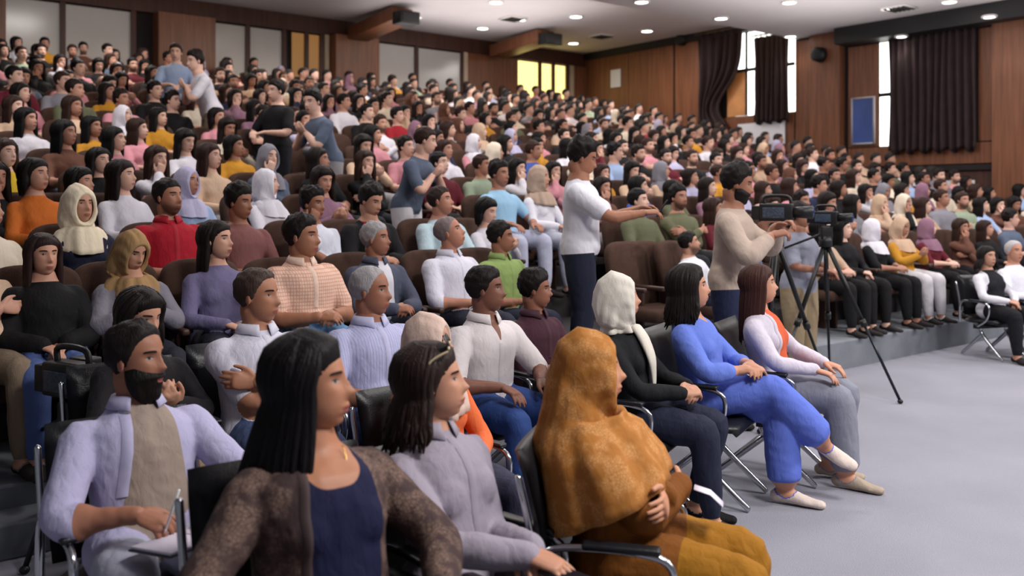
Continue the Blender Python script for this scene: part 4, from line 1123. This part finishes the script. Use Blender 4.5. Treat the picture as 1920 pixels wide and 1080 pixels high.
hero(698, 343, 0, -46, 'person in a black jacket over a red hood bending forward', dict(MID, sex='m', lean=-.10, head=(14, 22, 0), arms='clasp', seed=33, openw=[.05, .06, .09, .1], sl=.025), dict(shirt=(20, 18, 22), inner=(140, 26, 40), pants=(26, 26, 32)), row=1, hair=('short', dict(top=.026, side=.014, seed=19), DARKH), seat=True)
hero(826, 347, 0, -46, 'person in a pale mint shirt behind the upward-gazing person', dict(MID, sex='m', lean=.14, head=(32, -4, 0), arms='lap', seed=34, sleeve=.30, sl=.02), dict(shirt=(178, 198, 208), pants=(50, 54, 70), skin=(176, 124, 104)), row=1, hair=('short', dict(top=.012, side=.008, seed=20), (40, 30, 28)), seat=True)
hero(937, 297, 0, -46, 'person in a light blue tee and pale trousers', dict(MID, sex='m', lean=.10, head=(10, 6, 0), arms='thigh', seed=35, sleeve=.2, spread=1.3), dict(shirt=(150, 190, 220), pants=(176, 178, 200), skin=(164, 114, 94)), row=2, hair=('short', dict(top=.026, side=.012, seed=21), DARKH), seat=True)
hero(1012, 308, 0, -44, 'person in a beige headscarf and white blouse beside the light blue tee', dict(MID, sex='f', lean=.12, head=(26, 0, 0), arms='lap', seed=36), dict(shirt=(222, 220, 230), pants=(170, 172, 188)), row=2, hair=('scarf', dict(drape=.06, seed=13, col=(176, 152, 136)), None), seat=True)
# standing people
hero(1095, 256, 6.75, -8, 'person standing in a white tee and dark jeans reaching forward', dict(MID, vb=.009, sex='m', stand=True, legs='stand', lean=.0, head=(6, 22, 0), seed=37, sleeve=.24, sl=.028, hem=-.06, hemT=.03, pl=.016, smax=1.2,
     arms=A_(arm((.42, .10, 1.20), (.95, -.2, .1), (0, -.3, -1), (-.3, .8, -.7), .4, True), arm((.44, -.12, 1.17), (.95, .2, .1), (0, .3, -1), (-.3, -.8, -.7), .4, True))) , dict(shirt=(224, 222, 232), pants=(32, 36, 54), skin=(158, 108, 84)), floor=.27, hair=('short', dict(top=.036, side=.014, seed=22), DARKH), smax=1.15)
hero(1385, 303, 6.55, -24, 'person standing in a beige shirt working the large tripod camera', dict(MID, vb=.009, sex='m', stand=True, legs='stand', lean=-.06, head=(10, 16, 0), seed=38, sleeve=.5, sl=.024, hem=-.10, hemT=.05, pl=.018, spread=1.2,
     arms=A_(arm((.30, .06, 1.28), (.9, -.3, .3), (0, -.3, -1), (-.2, .8, -.8), .6, True), arm((.28, -.12, 1.22), (.9, .3, .3), (0, .5, -1), (-.2, -.8, -.8), .6, True))), dict(shirt=(176, 158, 146), pants=(32, 38, 66), skin=(150, 102, 82)), hair=('short', dict(top=.026, side=.012, seed=23), DARKH), extra='beard', smax=1.15)
hero(1500, 376, 7.95, -50, 'person standing in a grey shirt and khaki trousers behind the tall tripod', dict(MID, sex='f', stand=True, legs='stand', lean=.02, head=(24, 6, 0), arms='lap', seed=39, sleeve=.24, sl=.026, hem=-.10, hemT=.03, pl=.026), dict(shirt=(140, 142, 158), pants=(150, 132, 106), skin=(156, 108, 88)), hair=('short', dict(top=.016, side=.012, seed=24), DARKH), smax=1.1)
# two sitters on the chrome-legged chairs at the far end of the floor
hero(1852, 462, 9.4, -72, 'person in a black vest over white sleeves on the far chrome-legged chair', dict(MID, sex='f', lean=.2, head=(0, 0, 0), arms='lap', seed=40, openw=[.30, .30, .13, .10]), dict(shirt=(214, 212, 222), inner=(24, 24, 30), pants=(20, 20, 26)), hair=('long', dict(length=.14, n=22, r=.016, seed=22, vol=.012), DARKH), chair='far black chair with chrome legs beside the platform edge')
hero(1902, 450, 9.6, -72, 'person in a plain white shirt on the outermost chrome-legged chair', dict(MID, sex='m', lean=.18, head=(-6, 0, 0), arms='lap', seed=41), dict(shirt=(222, 222, 232), pants=(30, 32, 42), skin=(184, 132, 110)), hair=('short', dict(top=.008, side=.008, recede=.5, seed=25), (150, 146, 148)), chair='outermost black chair with chrome legs beside the platform edge')

for h in HERO:
    kw = dict(h['kw']); kw.pop('smax', None); h['R'] = start_person(**kw)

# ---- crowd prototypes
CP = dict(vb=.014, vh=.0068, vn=.007, wr=.8, sl=.014)
PROTO = []
for i, (sex, ar, hd, le, sl, st) in enumerate([('m', 'lap', (20, 0, 0), .14, .24, 0), ('m', 'cross', (0, 2, 0), .12, .5, 1), ('m', 'clasp', (32, 4, 0), .02, .36, 0), ('f', 'lap', (24, 0, 0), .14, .6, 0), ('f', 'chin', (6, 4, 0), .06, .6, 0), ('f', 'clasp', (36, 0, 0), .12, .30, 0), ('f', 'phone', (4, 16, 0), .08, .6, 0)]):
    PROTO.append(dict(sex=sex, R=start_person(sex=sex, arms=ar, head=hd, lean=le, sleeve=sl, stubble=st, seed=60+i, **CP)))
STANDP = [dict(sex='m', R=start_person(sex='m', arms='lap', head=(-10, 8, 0), lean=0, stand=True, legs='stand', sleeve=.24, seed=80, hem=-.06, hemT=0.02, **CP)),
          dict(sex='m', R=start_person(sex='m', arms='phone', head=(20, 14, 0), lean=-.35, stand=True, legs='stand', sleeve=.24, seed=81, hem=-.06, hemT=0.02, **CP))]
LOW = dict(vb=.034, vh=.022, vn=.011, wr=0, sl=.014)
LOWP = [dict(sex='m', R=start_person(sex='m', arms='cross', head=(20, 0, 0), seed=90, **LOW)), dict(sex='f', R=start_person(sex='f', arms='cross', head=(24, 0, 0), seed=91, **LOW))]
flush()

# ---- build the named people
TAKEN = []      # (world x, y) of occupied places in the raked rows
def shirt_col(c): return c.get('shirt', c['pattern'][1][0] if c.get('pattern') else (200, 200, 200))
for i, h in enumerate(HERO):
    R = h['R']; inf = R['info']; me = finish_person(R, R['ids'])
    m = person_mat('outfit_%02d' % i, **h['col']); me.materials.append(m)
    o = obj('person', me); tag(o, h['label'], 'person')
    crown = inf['HM'] @ Vector((-.01, 0, .126)); hc = inf['HM'] @ Vector((0, 0, .03))
    if h['hair'] and h['hair'][0] == 'scarf': crown = inf['HM'] @ Vector((-.01, 0, .145))
    elif h['hair'] and h['hair'][0] == 'short' and not h['hair'][1].get('bald'): crown = inf['HM'] @ Vector((-.01, 0, .126+h['hair'][1].get('top', .02)))
    zc = CH+(HZ-h['y'])*h['D']/F
    s = min(max((zc-h['floor'])/crown.z, h['smin']), h['smax']); h['s'] = s
    Rz = Matrix.Rotation(h['yaw'], 3, 'Z'); tgt = px_D(h['x'], h['D'])
    q = Rz @ (hc*s); o.location = (tgt.x-q.x, tgt.y-q.y, h['floor']); o.rotation_euler = (0, 0, h['yaw']); o.scale = (s, s, s)
    h['o'] = o
    print('HERO', h['label'][:34], 'zc %.2f scale %.3f v %.2f' % (zc, s, Vector(o.location).dot(V)))
    kind, ha, hcol = h['hair']; ha = dict(ha)
    if kind == 'short': obj('hair', hair_short(inf, **ha), hair_mat('hair_%02d' % i, hcol), o)
    elif kind == 'long': obj('hair', hair_long(inf, **ha), hair_mat('hair_%02d' % i, hcol), o)
    elif kind == 'scarf':
        pat = ha.pop('pattern', None); c_ = ha.pop('col', None)
        sc_ = obj('headscarf', scarf(inf, **ha), scarf_mat('scarf_%02d' % i, c_ or (0, 0, 0), pattern=pat), o)
        md = sc_.modifiers.new('thick', 'SOLIDIFY'); md.thickness = .004
    ex = h['extra']
    if ex in ('collar', 'grey', 'bearded'):
        co = obj('collar', collar(inf, open_=.5 if ex == 'bearded' else .28), mat('collar_%02d' % i, shirt_col(h['col']), .8, noise=(40, .06)), o)
        md = co.modifiers.new('thick', 'SOLIDIFY'); md.thickness = .003
    if ex == 'bearded': obj('beard', beard_shell(inf, .020, seed=2, long=.022), hair_mat('beard_%02d' % i, (14, 10, 10)), o)
    cm = MATS.get('collar_%02d' % i) or mat('collar_%02d' % i, shirt_col(h['col']), .8, noise=(40, .06))
    ow = R['P']['openw']
    if ow and i < 33:
        for s_ in (-1, 1):
            st_ = front_strip(me, inf, lambda t: .015+s_*(np.interp(t, [-.1, .1, .3, .45], ow)+.008), .425, -.02, .022 if i else .034, .006)
            if st_: obj('lapel', st_, cm, o)
    elif ex in ('collar', 'grey'):
        st_ = front_strip(me, inf, lambda t: .0, .43-(.1 if R['P']['vd'] > .1 else 0), .02, .030, .004)
        if st_:
            pk = obj('placket', st_, cm, o)
    if ex == 'beard': obj('beard', beard_shell(inf, .010, seed=3, long=.006), hair_mat('beard_%02d' % i, (20, 15, 14)), o)
    if ex == 'tail':
        at = inf['at']
        obj('scarf_tail', Acc().tube([at(.44, .01, .10), at(.38, .0, .135), at(.28, -.01, .165), at(.20, .0, .16), at(.14, .0, .155)], [(.05, .02), (.055, .022), (.045, .016), (.03, .012), (.02, .006)], n=12, sub=4, ref=(0, 1, 0)), MATS['scarf_%02d' % i], o)
    if ex == 'sash':
        at = inf['at']
        vv = Acc()
        for k in range(9): vv.add(*rbox(tuple(at(.13-.02*k, -.01+.004*k, .158+.010*k)), (.012, .075, .018), .005))
        obj('sash', vv, mat('sash_cloth', (176, 158, 140), .7, noise=(60, .3)), o)
        pts = [at(.445-.09*sin(t), .055*cos(t), .075+.055*sin(t)) for t in np.linspace(0, pi, 11)]
        obj('necklace', Acc().tube([tuple(q) for q in pts], [.0018]*11, n=6, sub=2), mat('gold', (200, 160, 90), .25, metal=1, noise=(30, .1)), o)
    if ex == 'grey':
        HM = inf['HM']; a = Acc()
        sg = obj('sunglasses_frame', Acc(), None)
        bpy.data.objects.remove(sg)
        for s_ in (-1, 1):
            a.tube([tuple(HM @ Vector(p)) for p in ((.052, s_*.080, .112), (.0, s_*.092, .085), (-.03, s_*.094, .035), (-.045, s_*.092, .0))], [.0035]*4, n=6)
        a.tube([tuple(HM @ Vector((.056, y_, .124+.004*cos(y_*40)))) for y_ in np.linspace(-.08, .08, 9)], [.004]*9, n=6)
        SG = obj('sunglasses', a, mat('pale_plastic', (206, 184, 150), .3, noise=(30, .2)))
        b_ = Acc()
        for s_ in (-1, 1):
            rt = HM.to_3x3().to_4x4() @ Matrix.Rotation(-.5, 4, 'Y'); b_.ell(tuple(HM @ Vector((.050, s_*.038, .138))), (.004, .030, .022), n=18, m=8, rot=rt)
        lz = obj('lens', b_, mat('dark_lens', (30, 26, 28), .1, noise=(9, .2)), SG)
        SG.location = o.location; SG.rotation_euler = o.rotation_euler; SG.scale = o.scale
        tag(SG, 'pale-rimmed sunglasses worn on top of the dark hair', 'sunglasses')
    if h['chair']:
        c = place_chair(o.location, h['yaw'], s, h['chair'])
    if h['row'] is not None or h['seat']: TAKEN.append((Vector((o.location.x, o.location.y, 0)).dot(U), h['row'] if h['row'] is not None else 0))
def local(i, p):   # point in the frame of named person i -> world
    h = HERO[i]; return Vector(h['o'].location)+Matrix.Rotation(h['yaw'], 3, 'Z') @ (Vector(p)*h['s'])
# notebook and pen
R0 = HERO[0]['R']['info']; wR = R0['wr']['R'][0]; wL = R0['wr']['L'][0]
nb = empty('notebook', local(0, (.385, .02, .655)), HERO[0]['yaw']+.3); nb.rotation_euler = (0, -.12, HERO[0]['yaw']+.25)
PAPER = mat('paper', (214, 206, 222), .8, noise=(3, .05))
obj('cover', Acc().add(*rbox((0, 0, 0), (.20, .29, .006), .002)), mat('notebook_cover', (60, 58, 70), .6, noise=(9, .2)), nb)
for s_ in (-1, 1):
    obj('page_block', Acc().add(*rbox((0, s_*.071, .007), (.192, .138, .008), .003)), PAPER, nb)
tag(nb, 'open white notebook on the lap of the lavender-shirted writer', 'notebook')
pe = obj('pen', Acc().cyl((0, 0, 0), (.05, .02, .12), .004, n=8).cyl((0, 0, 0), (-.006, -.0025, -.015), .004, .001, n=8), mat('pen_white', (220, 220, 225), .3, noise=(5, .1)))
pe.location = local(0, tuple(wR+Vector((.09, .055, -.03)))); pe.rotation_euler = (0, 0, HERO[0]['yaw']); tag(pe, 'slim white pen in the hand of the lavender-shirted writer', 'pen')
# bag and phone of the sunglasses wearer
wG = HERO[2]['R']['info']['wr']['R'][0]
bgo = empty('handbag', local(2, (.55, -.06, .50)), HERO[2]['yaw'])
obj('bag_body', Acc().add(*rbox((0, 0, .03), (.20, .30, .14), .05, 4)), mat('bag_leather', (72, 64, 72), .45, noise=(8, .2), bump=(60, .2)), bgo)
obj('bag_strap', Acc().tube([(0, -.12, .08), (.06, -.1, .12), (.09, 0, .13), (.06, .1, .12), (0, .12, .08)], [.009]*5, n=8), MATS['bag_leather'], bgo)
bgo.location.z = HERO[2]['s']*.565; tag(bgo, 'grey leather handbag on the knees of the sunglasses wearer', 'bag')
ph = empty('phone', local(2, tuple(wG+Vector((.12, .03, -.036)))), HERO[2]['yaw']+.2); ph.rotation_euler = (0, .15, HERO[2]['yaw']+.2)
obj('phone_body', Acc().add(*rbox((0, 0, 0), (.15, .072, .009), .004)), BLACK, ph)
obj('phone_screen', Acc().add(*rbox((0, 0, .005), (.142, .066, .002), .001)), mat('phone_glass', (26, 26, 34), .1, noise=(4, .2)), ph)
tag(ph, 'dark phone under the hand of the sunglasses wearer', 'phone')
# white paper by the ochre sitter's knee, phone of the standing person
pp = obj('paper_sheet', bent_panel(.06, [(-.05, .0), (0, .012), (.05, .0)], .003, cup=.0), PAPER); pp.location = local(3, (.30, .04, .735)); pp.rotation_euler = (0, .5, HERO[3]['yaw']); tag(pp, 'folded white paper held by the ochre sitter', 'paper')
IW = [k for k, h in enumerate(HERO) if 'reaching forward' in h['label']][0]; IC = [k for k, h in enumerate(HERO) if 'working the large' in h['label']][0]
wp = HERO[IW]['R']['info']['wr']['R'][0]
p2 = empty('phone', local(IW, tuple(wp+Vector((.13, .08, .03)))), HERO[IW]['yaw']); p2.rotation_euler = (0, -1.0, HERO[IW]['yaw'])
obj('phone_body', Acc().add(*rbox((0, 0, 0), (.15, .072, .009), .004)), BLACK, p2); obj('phone_screen', Acc().add(*rbox((0, 0, .005), (.142, .066, .002), .001)), MATS['phone_glass'], p2)
tag(p2, 'phone held out by the standing person in the white tee', 'phone')

# ---- tripods and cameras
ax = px_D(1548, 7.6); az = CH+(HZ-452)*7.6/F
tripod((ax.x, ax.y, az), [px_z(1688, 757, 0), px_D(1556, 8.15), px_D(1446, 7.3)], radians(-30), 'tall black tripod standing on the grey floor by the platform')
camera_thing((ax.x, ax.y, az+.135), radians(-32), .72, 'small black video camera on the tall tripod')
ax = px_D(1456, 6.85); az = CH+(HZ-450)*6.85/F
tripod((ax.x, ax.y, az), [px_D(1560, 7.4), px_D(1395, 7.0), px_D(1425, 6.25)], radians(-24), 'black tripod in front of the standing operator')
camera_thing((ax.x, ax.y, az+.135), radians(-24), .88, 'large black video camera handled by the standing operator')
ax = Vector((-2.02, 4.16, 0)); az = .56
tripod((ax.x, ax.y, az), [px_z(46, 1076, 0), (-1.66, 4.18, 0), (-2.18, 4.28, 0)], radians(-40), 'low black tripod behind the notebook writer')
camera_thing((ax.x, ax.y, az+.135), radians(-30), 1.05, 'black video camera with blue side panel on the low tripod')
# ================================================================== the audience in the raked rows
ORD = ['first', 'second', 'third', 'fourth', 'fifth', 'sixth', 'seventh', 'eighth', 'ninth', 'tenth', 'eleventh', 'twelfth', 'thirteenth', 'fourteenth', 'fifteenth', 'last']
CM = person_mat('crowd_outfit', crowd=True); CMB = person_mat('crowd_outfit_dark', crowd=True, pants=(18, 17, 20)); CMW = person_mat('crowd_outfit_white', crowd=True, pants=(206, 202, 208)); CHM = hair_mat('crowd_hair', crowd=True); CSM = scarf_mat('crowd_scarf', crowd=True)
for p in PROTO+STANDP:
    R = p['R']; inf = R['info']; p['me'] = finish_person(R, R['ids']); p['me'].materials.append(CM)
    if p['sex'] == 'm':
        p['hair'] = [hair_short(inf, .024, .012, seed=5).mesh('hair'), hair_short(inf, .012, .009, seed=6).mesh('hair')]
    else:
        p['hair'] = [hair_long(inf, length=.24, n=16, r=.022, seed=3, clear=.02, vol=.016).mesh('hair'), hair_long(inf, length=.12, n=14, r=.024, seed=8, clear=.01, vol=.016, tieback=True).mesh('hair')]
        p['scarf'] = scarf(inf, drape=.08, seed=4, n=36).mesh('headscarf'); p['scarf'].materials.append(CSM)
    for q in p['hair']: q.materials.append(CHM)
COLS = {'black': (20, 19, 23), 'white': (216, 212, 222), 'maroon': (96, 26, 40), 'pink': (204, 138, 150), 'mustard': (196, 138, 42), 'beige': (196, 166, 142), 'grey': (128, 126, 136), 'sky-blue': (158, 178, 214),
        'olive': (96, 98, 74), 'brown': (96, 62, 50), 'red': (158, 34, 46), 'navy': (32, 38, 66), 'cream': (222, 208, 190), 'sage': (150, 164, 142), 'blue': (70, 92, 168), 'mauve': (136, 100, 120), 'yellow': (222, 186, 52), 'orange': (196, 104, 40), 'slate': (86, 96, 116), 'lavender': (182, 178, 208)}
WT = dict(black=34, white=20, maroon=6, pink=7, mustard=4, beige=8, grey=6, navy=4, cream=6, brown=6, olive=3, sage=2, mauve=4, red=2, slate=3, lavender=2)
WT['sky-blue'] = 3
SCOL = ['cream', 'white', 'beige', 'grey', 'black', 'mauve', 'lavender', 'brown']
HCOL = [(20, 15, 15), (28, 19, 18), (16, 13, 14), (48, 30, 25)]
rg = random.Random(21)
CROWD = []       # dicts: pos, yaw, sex, style, colour, scarf colour, row
SPEC = [  # pixel column, row, sex, head ('h0' long hair, 'h1' tied, scarf colour or short), top colour
 (1640, 0, 'f', 'white', 'black'), (1692, 0, 'f', 'beige', 'mustard'), (1748, 0, 'f', 'mauve', 'maroon'), (1802, 0, 'f', 'h0', 'brown'), (1588, 0, 'f', 'h0', 'black'), (1852, 0, 'f', 'h0', 'black'), (1898, 0, 'm', '', 'slate'), (1945, 0, 'f', 'h0', 'red'), (-62, 0, 'm', '', 'beige'), (1545, 0, 'f', 'h0', 'beige'),
 (-20, 1, 'f', 'h0', 'cream'), (1205, 1, 'm', '', 'olive'), (1275, 1, 'm', '', 'olive'), (1345, 1, 'f', 'h0', 'maroon'), (1610, 1, 'f', 'h0', 'grey'), (1655, 1, 'f', 'beige', 'beige'),
 (72, 2, 'f', 'h1', 'orange'), (237, 2, 'f', 'h0', 'white'), (357, 2, 'f', 'lavender', 'sky-blue'), (506, 2, 'f', 'white', 'white'), (605, 2, 'f', 'h0', 'mauve'), (-8, 2, 'f', 'h0', 'black'), (160, 2, 'f', 'h1', 'black'), (1205, 2, 'f', 'h0', 'blue'), (1130, 2, 'f', 'h0', 'brown'),
 (15, 3, 'f', 'h0', 'yellow'), (190, 3, 'f', 'h0', 'black'), (298, 3, 'f', 'h0', 'white'), (402, 3, 'f', 'h0', 'beige'), (507, 3, 'f', 'grey', 'slate'), (606, 3, 'f', 'h0', 'black'), (830, 3, 'm', '', 'maroon'), (905, 3, 'm', '', 'sage'), (975, 3, 'f', 'h0', 'white'), (1042, 3, 'f', 'h0', 'pink'), (1130, 3, 'f', 'h0', 'mustard'),
 (125, 4, 'f', 'h0', 'brown'), (222, 4, 'f', 'h0', 'pink'), (350, 4, 'f', 'h0', 'white'), (445, 4, 'f', 'h1', 'mustard'), (935, 4, 'f', 'cream', 'cream'), (1000, 4, 'm', '', 'blue'),
 (55, 5, 'f', 'h0', 'white'), (178, 5, 'f', 'h0', 'mustard'), (265, 5, 'f', 'h0', 'pink'), (705, 5, 'f', 'h0', 'pink'),
 (30, 6, 'f', 'h0', 'beige'), (237, 6, 'f', 'white', 'sage'), (300, 6, 'f', 'h0', 'mustard'), (140, 6, 'f', 'h0', 'beige'), (205, 8, 'f', 'h0', 'mustard'), (85, 15, 'm', '', 'mustard'), (430, 13, 'm', '', 'red')]
GAPS = {0: [(965, 1262), (1310, 1535), (475, 520)], 1: [(965, 1170)], 2: [(700, 900), (1040, 1110)]}
STAGE = Vector((8.9, 3.3, 0))
def add_crowd(u, r, sex, style, colr, scol=None):
    v = row_v(r)+rg.uniform(-.03, .03); p = W(u, v, row_z(r))
    d = (STAGE-p); a1 = atan2(d.y, d.x); a0 = atan2(-V.y, -V.x)
    yaw = a0+.35*((a1-a0+pi) % (2*pi)-pi)+rg.uniform(-.16, .16)
    CROWD.append(dict(p=p, yaw=yaw, sex=sex, style=style, col=colr, sc=scol, row=r, u=u, D=p.y, s=(rg.uniform(.90, .97) if sex == 'f' else rg.uniform(.95, 1.02))*(.95 if r == 0 else 1)))
occupied = {r: [u for u, rr in TAKEN if rr == r] for r in range(NROW)}
for (x, r, sex, hd, colr) in SPEC:
    u = px_row(x, row_v(r)).dot(U); occupied[r].append(u)
    if hd in SCOL: add_crowd(u, r, sex, 'scarf', colr, hd)
    else: add_crowd(u, r, sex, hd, colr)
EMPTY_SEATS = []
STANDERS = [(330, 9, 0, 'sky-blue', 1.0, -70, 'person standing in a sky-blue shirt high among the rows before the wooden pillar'), (398, 7, 1, 'white', 1.06, -150, 'person in a white shirt bending over a seat below the wooden pillar'),
       (520, 5, 0, 'black', .97, -120, 'person standing in a black tee halfway up the rows'), (618, 4, 1, 'slate', 1.0, -140, 'person in a slate shirt stooping among the middle rows'), (762, 2, 1, 'slate', .95, -20, 'person in a slate tee stooping behind the maroon tee')]
for q in STANDERS: occupied[q[1]].append(px_row(q[0], row_v(q[1])).dot(U))
keys = list(WT); wts = [WT[k] for k in keys]
for r in range(NROW):
    u = -3.0+rg.random()*.4
    while u < UR-.45:
        p = W(u, row_v(r), row_z(r)+1.2); x, y = to_px(p) if p.y > 1 else (-999, 0)
        if -70 < x < 1990 and all(abs(u-q) > .42 for q in occupied[r]):
            gap = any(a < x < b for a, b in GAPS.get(r, []))
            if gap: pass
            elif rg.random() < (.045 if r > 2 else .09): EMPTY_SEATS.append((u, r))
            else:
                sex = 'f' if rg.random() < .62 else 'm'
                colr = rg.choices(keys, wts)[0]
                if sex == 'f' and rg.random() < .16: add_crowd(u, r, sex, 'scarf', colr, rg.choice(SCOL))
                else: add_crowd(u, r, sex, rg.choice(['h0', 'h0', 'h1']) if sex == 'f' else '', colr)
            occupied[r].append(u)
        u += .57+rg.uniform(-.02, .03) if r < 3 else .55+rg.uniform(-.02, .03)
CROWD.sort(key=lambda c: c['D'])
print('CROWD', len(CROWD), 'EMPTY', len(EMPTY_SEATS))
NIND = 300-len(HERO)
def dress(c, p, k):
    o = bpy.data.objects.new('person', p['me']); COL.objects.link(o)
    o.location = c['p']; o.rotation_euler = (0, 0, c['yaw']); s = c['s']; o.scale = (s, s, s)
    j = rg.uniform(.82, 1.12); o.color = tuple(min(1, x*j) for x in lin(COLS[c['col']])[:3])+(1,)
    if c['style'] == 'scarf':
        h = bpy.data.objects.new('headscarf', p['scarf']); h.color = lin(COLS[c['sc']])
    else:
        h = bpy.data.objects.new('hair', p['hair'][1 if c['style'] == 'h1' or (c['style'] == '' and rg.random() < .5) else 0]); h.color = lin(rg.choice(HCOL))
    COL.objects.link(h); h.parent = o
    return o
MP = [p for p in PROTO if p['sex'] == 'm']; FP = [p for p in PROTO if p['sex'] == 'f']
POSES = ['hands in lap', 'arms folded', 'leaning forward', 'hands in lap', 'chin on fist', 'hands clasped', 'looking down']
art = lambda w: ('an ' if w[0] in 'aeiou' else 'a ')+w
for k, c in enumerate(CROWD[:NIND]):
    pr = rg.choice(MP if c['sex'] == 'm' else FP); c['pose'] = POSES[PROTO.index(pr)]
    o = dress(c, pr, k)
    if c['row'] == 0 and c['D'] > 8:
        o.material_slots[0].link = 'OBJECT'; o.material_slots[0].material = CMW if c['col'] == 'mustard' else CMB
    hs = ' and %s headscarf' % c['sc'] if c['style'] == 'scarf' else ', bareheaded'
    tag(o, 'person in %s top%s, %s, in the %s raked row' % (art(c['col']), hs, c['pose'], ORD[c['row']]), 'person', 'audience in the raked rows')
# a few people standing among the rows
for (x, r, k, colr, s, yaw, label) in STANDERS:
    pz = px_row(x, row_v(r)-.22); c = dict(p=Vector((pz.x, pz.y, row_z(r))), yaw=radians(yaw), col=colr, style='', s=s, row=r)
    o = dress(c, STANDP[k], 0); tag(o, label, 'person')
    if 'maroon tee' in label: o.material_slots[0].link = 'OBJECT'; o.material_slots[0].material = CMW

# everyone farther away: one object
REST = CROWD[NIND:]
if REST:
    base = []
    for p in LOWP:
        R = p['R']; inf = R['info']; me = finish_person(R, R['ids'])
        n = len(me.vertices); v = np.empty(n*3, np.float32); me.vertices.foreach_get('co', v); v = v.reshape(-1, 3)
        l = np.empty(len(me.loops), np.int32); me.loops.foreach_get('vertex_index', l); q = l.reshape(-1, 4)
        at_ = {}
        for a in ATTR:
            w = np.empty(n, np.float32); me.attributes[a].data.foreach_get('value', w); at_[a] = w
        reg = np.zeros(n, int); reg[at_['w_pants'] > 0] = 1; reg[at_['w_skin'] > 0] = 2; reg[at_['w_shoe'] > 0] = 3
        hm = [shell(inf, (lambda pp: np.minimum(np.clip((pp[:, 2]-(.018+.78*pp[:, 0]))*.7, -.01, 1), .018)), 16, 12) if p['sex'] == 'm' else hair_long(inf, length=.2, n=7, r=.03, clear=.02, vol=.016), scarf(inf, drape=.08, n=18) if p['sex'] == 'f' else None]
        base.append((v, q, reg, hm)); bpy.data.meshes.remove(me)
    VV, FF, CC, nn = [], [], [], 0
    PANT = [(30, 30, 36), (46, 52, 76), (28, 26, 30), (88, 98, 122)]; SK = [(204, 160, 142), (186, 138, 118), (214, 172, 154)]
    for c in REST:
        v, q, reg, hm = base[0 if c['sex'] == 'm' else 1]
        cols = np.array([lin(COLS[c['col']]), lin(rg.choice(PANT)), lin(rg.choice(SK)), lin((30, 28, 28))])
        h = hm[1] if c['style'] == 'scarf' else hm[0]; hv = h.arr(); hc_ = lin(COLS[c['sc']]) if c['style'] == 'scarf' else lin(rg.choice(HCOL))
        Rz = np.array(Matrix.Rotation(c['yaw'], 3, 'Z'))
        for (vv_, ff_, cc_) in ((v, [tuple(x) for x in q.tolist()], cols[reg]), (hv, h.f, np.tile(np.array(hc_), (len(hv), 1)))):
            VV.append((vv_*c['s']) @ Rz.T+np.array(c['p'])); FF += [tuple(i+nn for i in f) for f in ff_]; CC.append(cc_); nn += len(vv_)
    me = bpy.data.meshes.new('distant_audience'); me.from_pydata(np.concatenate(VV).tolist(), [], FF); me.polygons.foreach_set('use_smooth', [True]*len(me.polygons))
    ca = me.color_attributes.new('outfit', 'FLOAT_COLOR', 'POINT'); ca.data.foreach_set('color', np.concatenate(CC).astype(np.float32).ravel())
    m, nt, b = new_mat('distant_outfit'); an = nt.nodes.new('ShaderNodeAttribute'); an.attribute_name = 'outfit'; nt.links.new(an.outputs['Color'], b.inputs['Base Color']); setin(b, Roughness=.75)
    me.materials.append(m); o = obj('distant_audience', me); o['kind'] = 'stuff'; tag(o, 'dense distant audience filling the rearmost raked rows', 'audience')
    print('REST', len(REST), 'tris', sum(len(f)-2 for f in FF))
# ---- brown seats
places = [(c['u'], c['row'], c['p'], c['yaw'], c['D'], 'brown high-backed seat under the person in %s top in the %s raked row' % (art(c['col']), ORD[c['row']])) for c in CROWD]
for (u, r) in EMPTY_SEATS:
    p = W(u, row_v(r), row_z(r)); places.append((u, r, p, atan2(-V.y, -V.x), p.y, 'empty brown high-backed seat in the %s raked row' % ORD[r]))
for h in HERO:
    if h['seat']: p = Vector(h['o'].location); places.append((0, h['row'] or 0, p, h['yaw'], p.y, 'brown high-backed seat under the '+' '.join(h['label'].split()[:9])))
for (x, r) in ((1255, 0), (1222, 0)): p = px_row(x, row_v(r)); places.append((0, r, Vector((p.x, p.y, row_z(r))), atan2(-V.y, -V.x), p.y, 'empty brown high-backed seat by the standing person in the white tee'))
places.sort(key=lambda q: q[4])
one = Acc()
for ch in SEAT0.children:
    vs_ = np.array([tuple(v.co) for v in ch.data.vertices]); one.add(vs_, [tuple(p.vertices) for p in ch.data.polygons])
one_me = one.mesh('auditorium_seat'); one_me.materials.append(BROWN)
restseat = Acc()
for i, (u, r, p, yaw, D, slab) in enumerate(places):
    if r <= 5 and i < 300:
        s = SEAT0 if i == 0 else copy_tree(SEAT0)
    elif i < 300:
        s = bpy.data.objects.new('auditorium_seat', one_me); COL.objects.link(s)
    else:
        Rz = np.array(Matrix.Rotation(yaw, 3, 'Z')); restseat.add(one.arr() @ Rz.T+np.array(p), one.f); continue
    s.location = p; s.rotation_euler = (0, 0, yaw)
    tag(s, slab, 'seat', 'brown auditorium seats')
if restseat.n:
    o = obj('distant_seats', restseat, BROWN); o['kind'] = 'stuff'; tag(o, 'brown high-backed seats of the rearmost raked rows', 'seats')
# white notice held up by the wall near the corner
flat_r('notice_board', 1149, 1167, 131, 164, mat('white_screen', (225, 226, 236)), 'small white notice on the wood wall near the room corner', 'notice', .09)
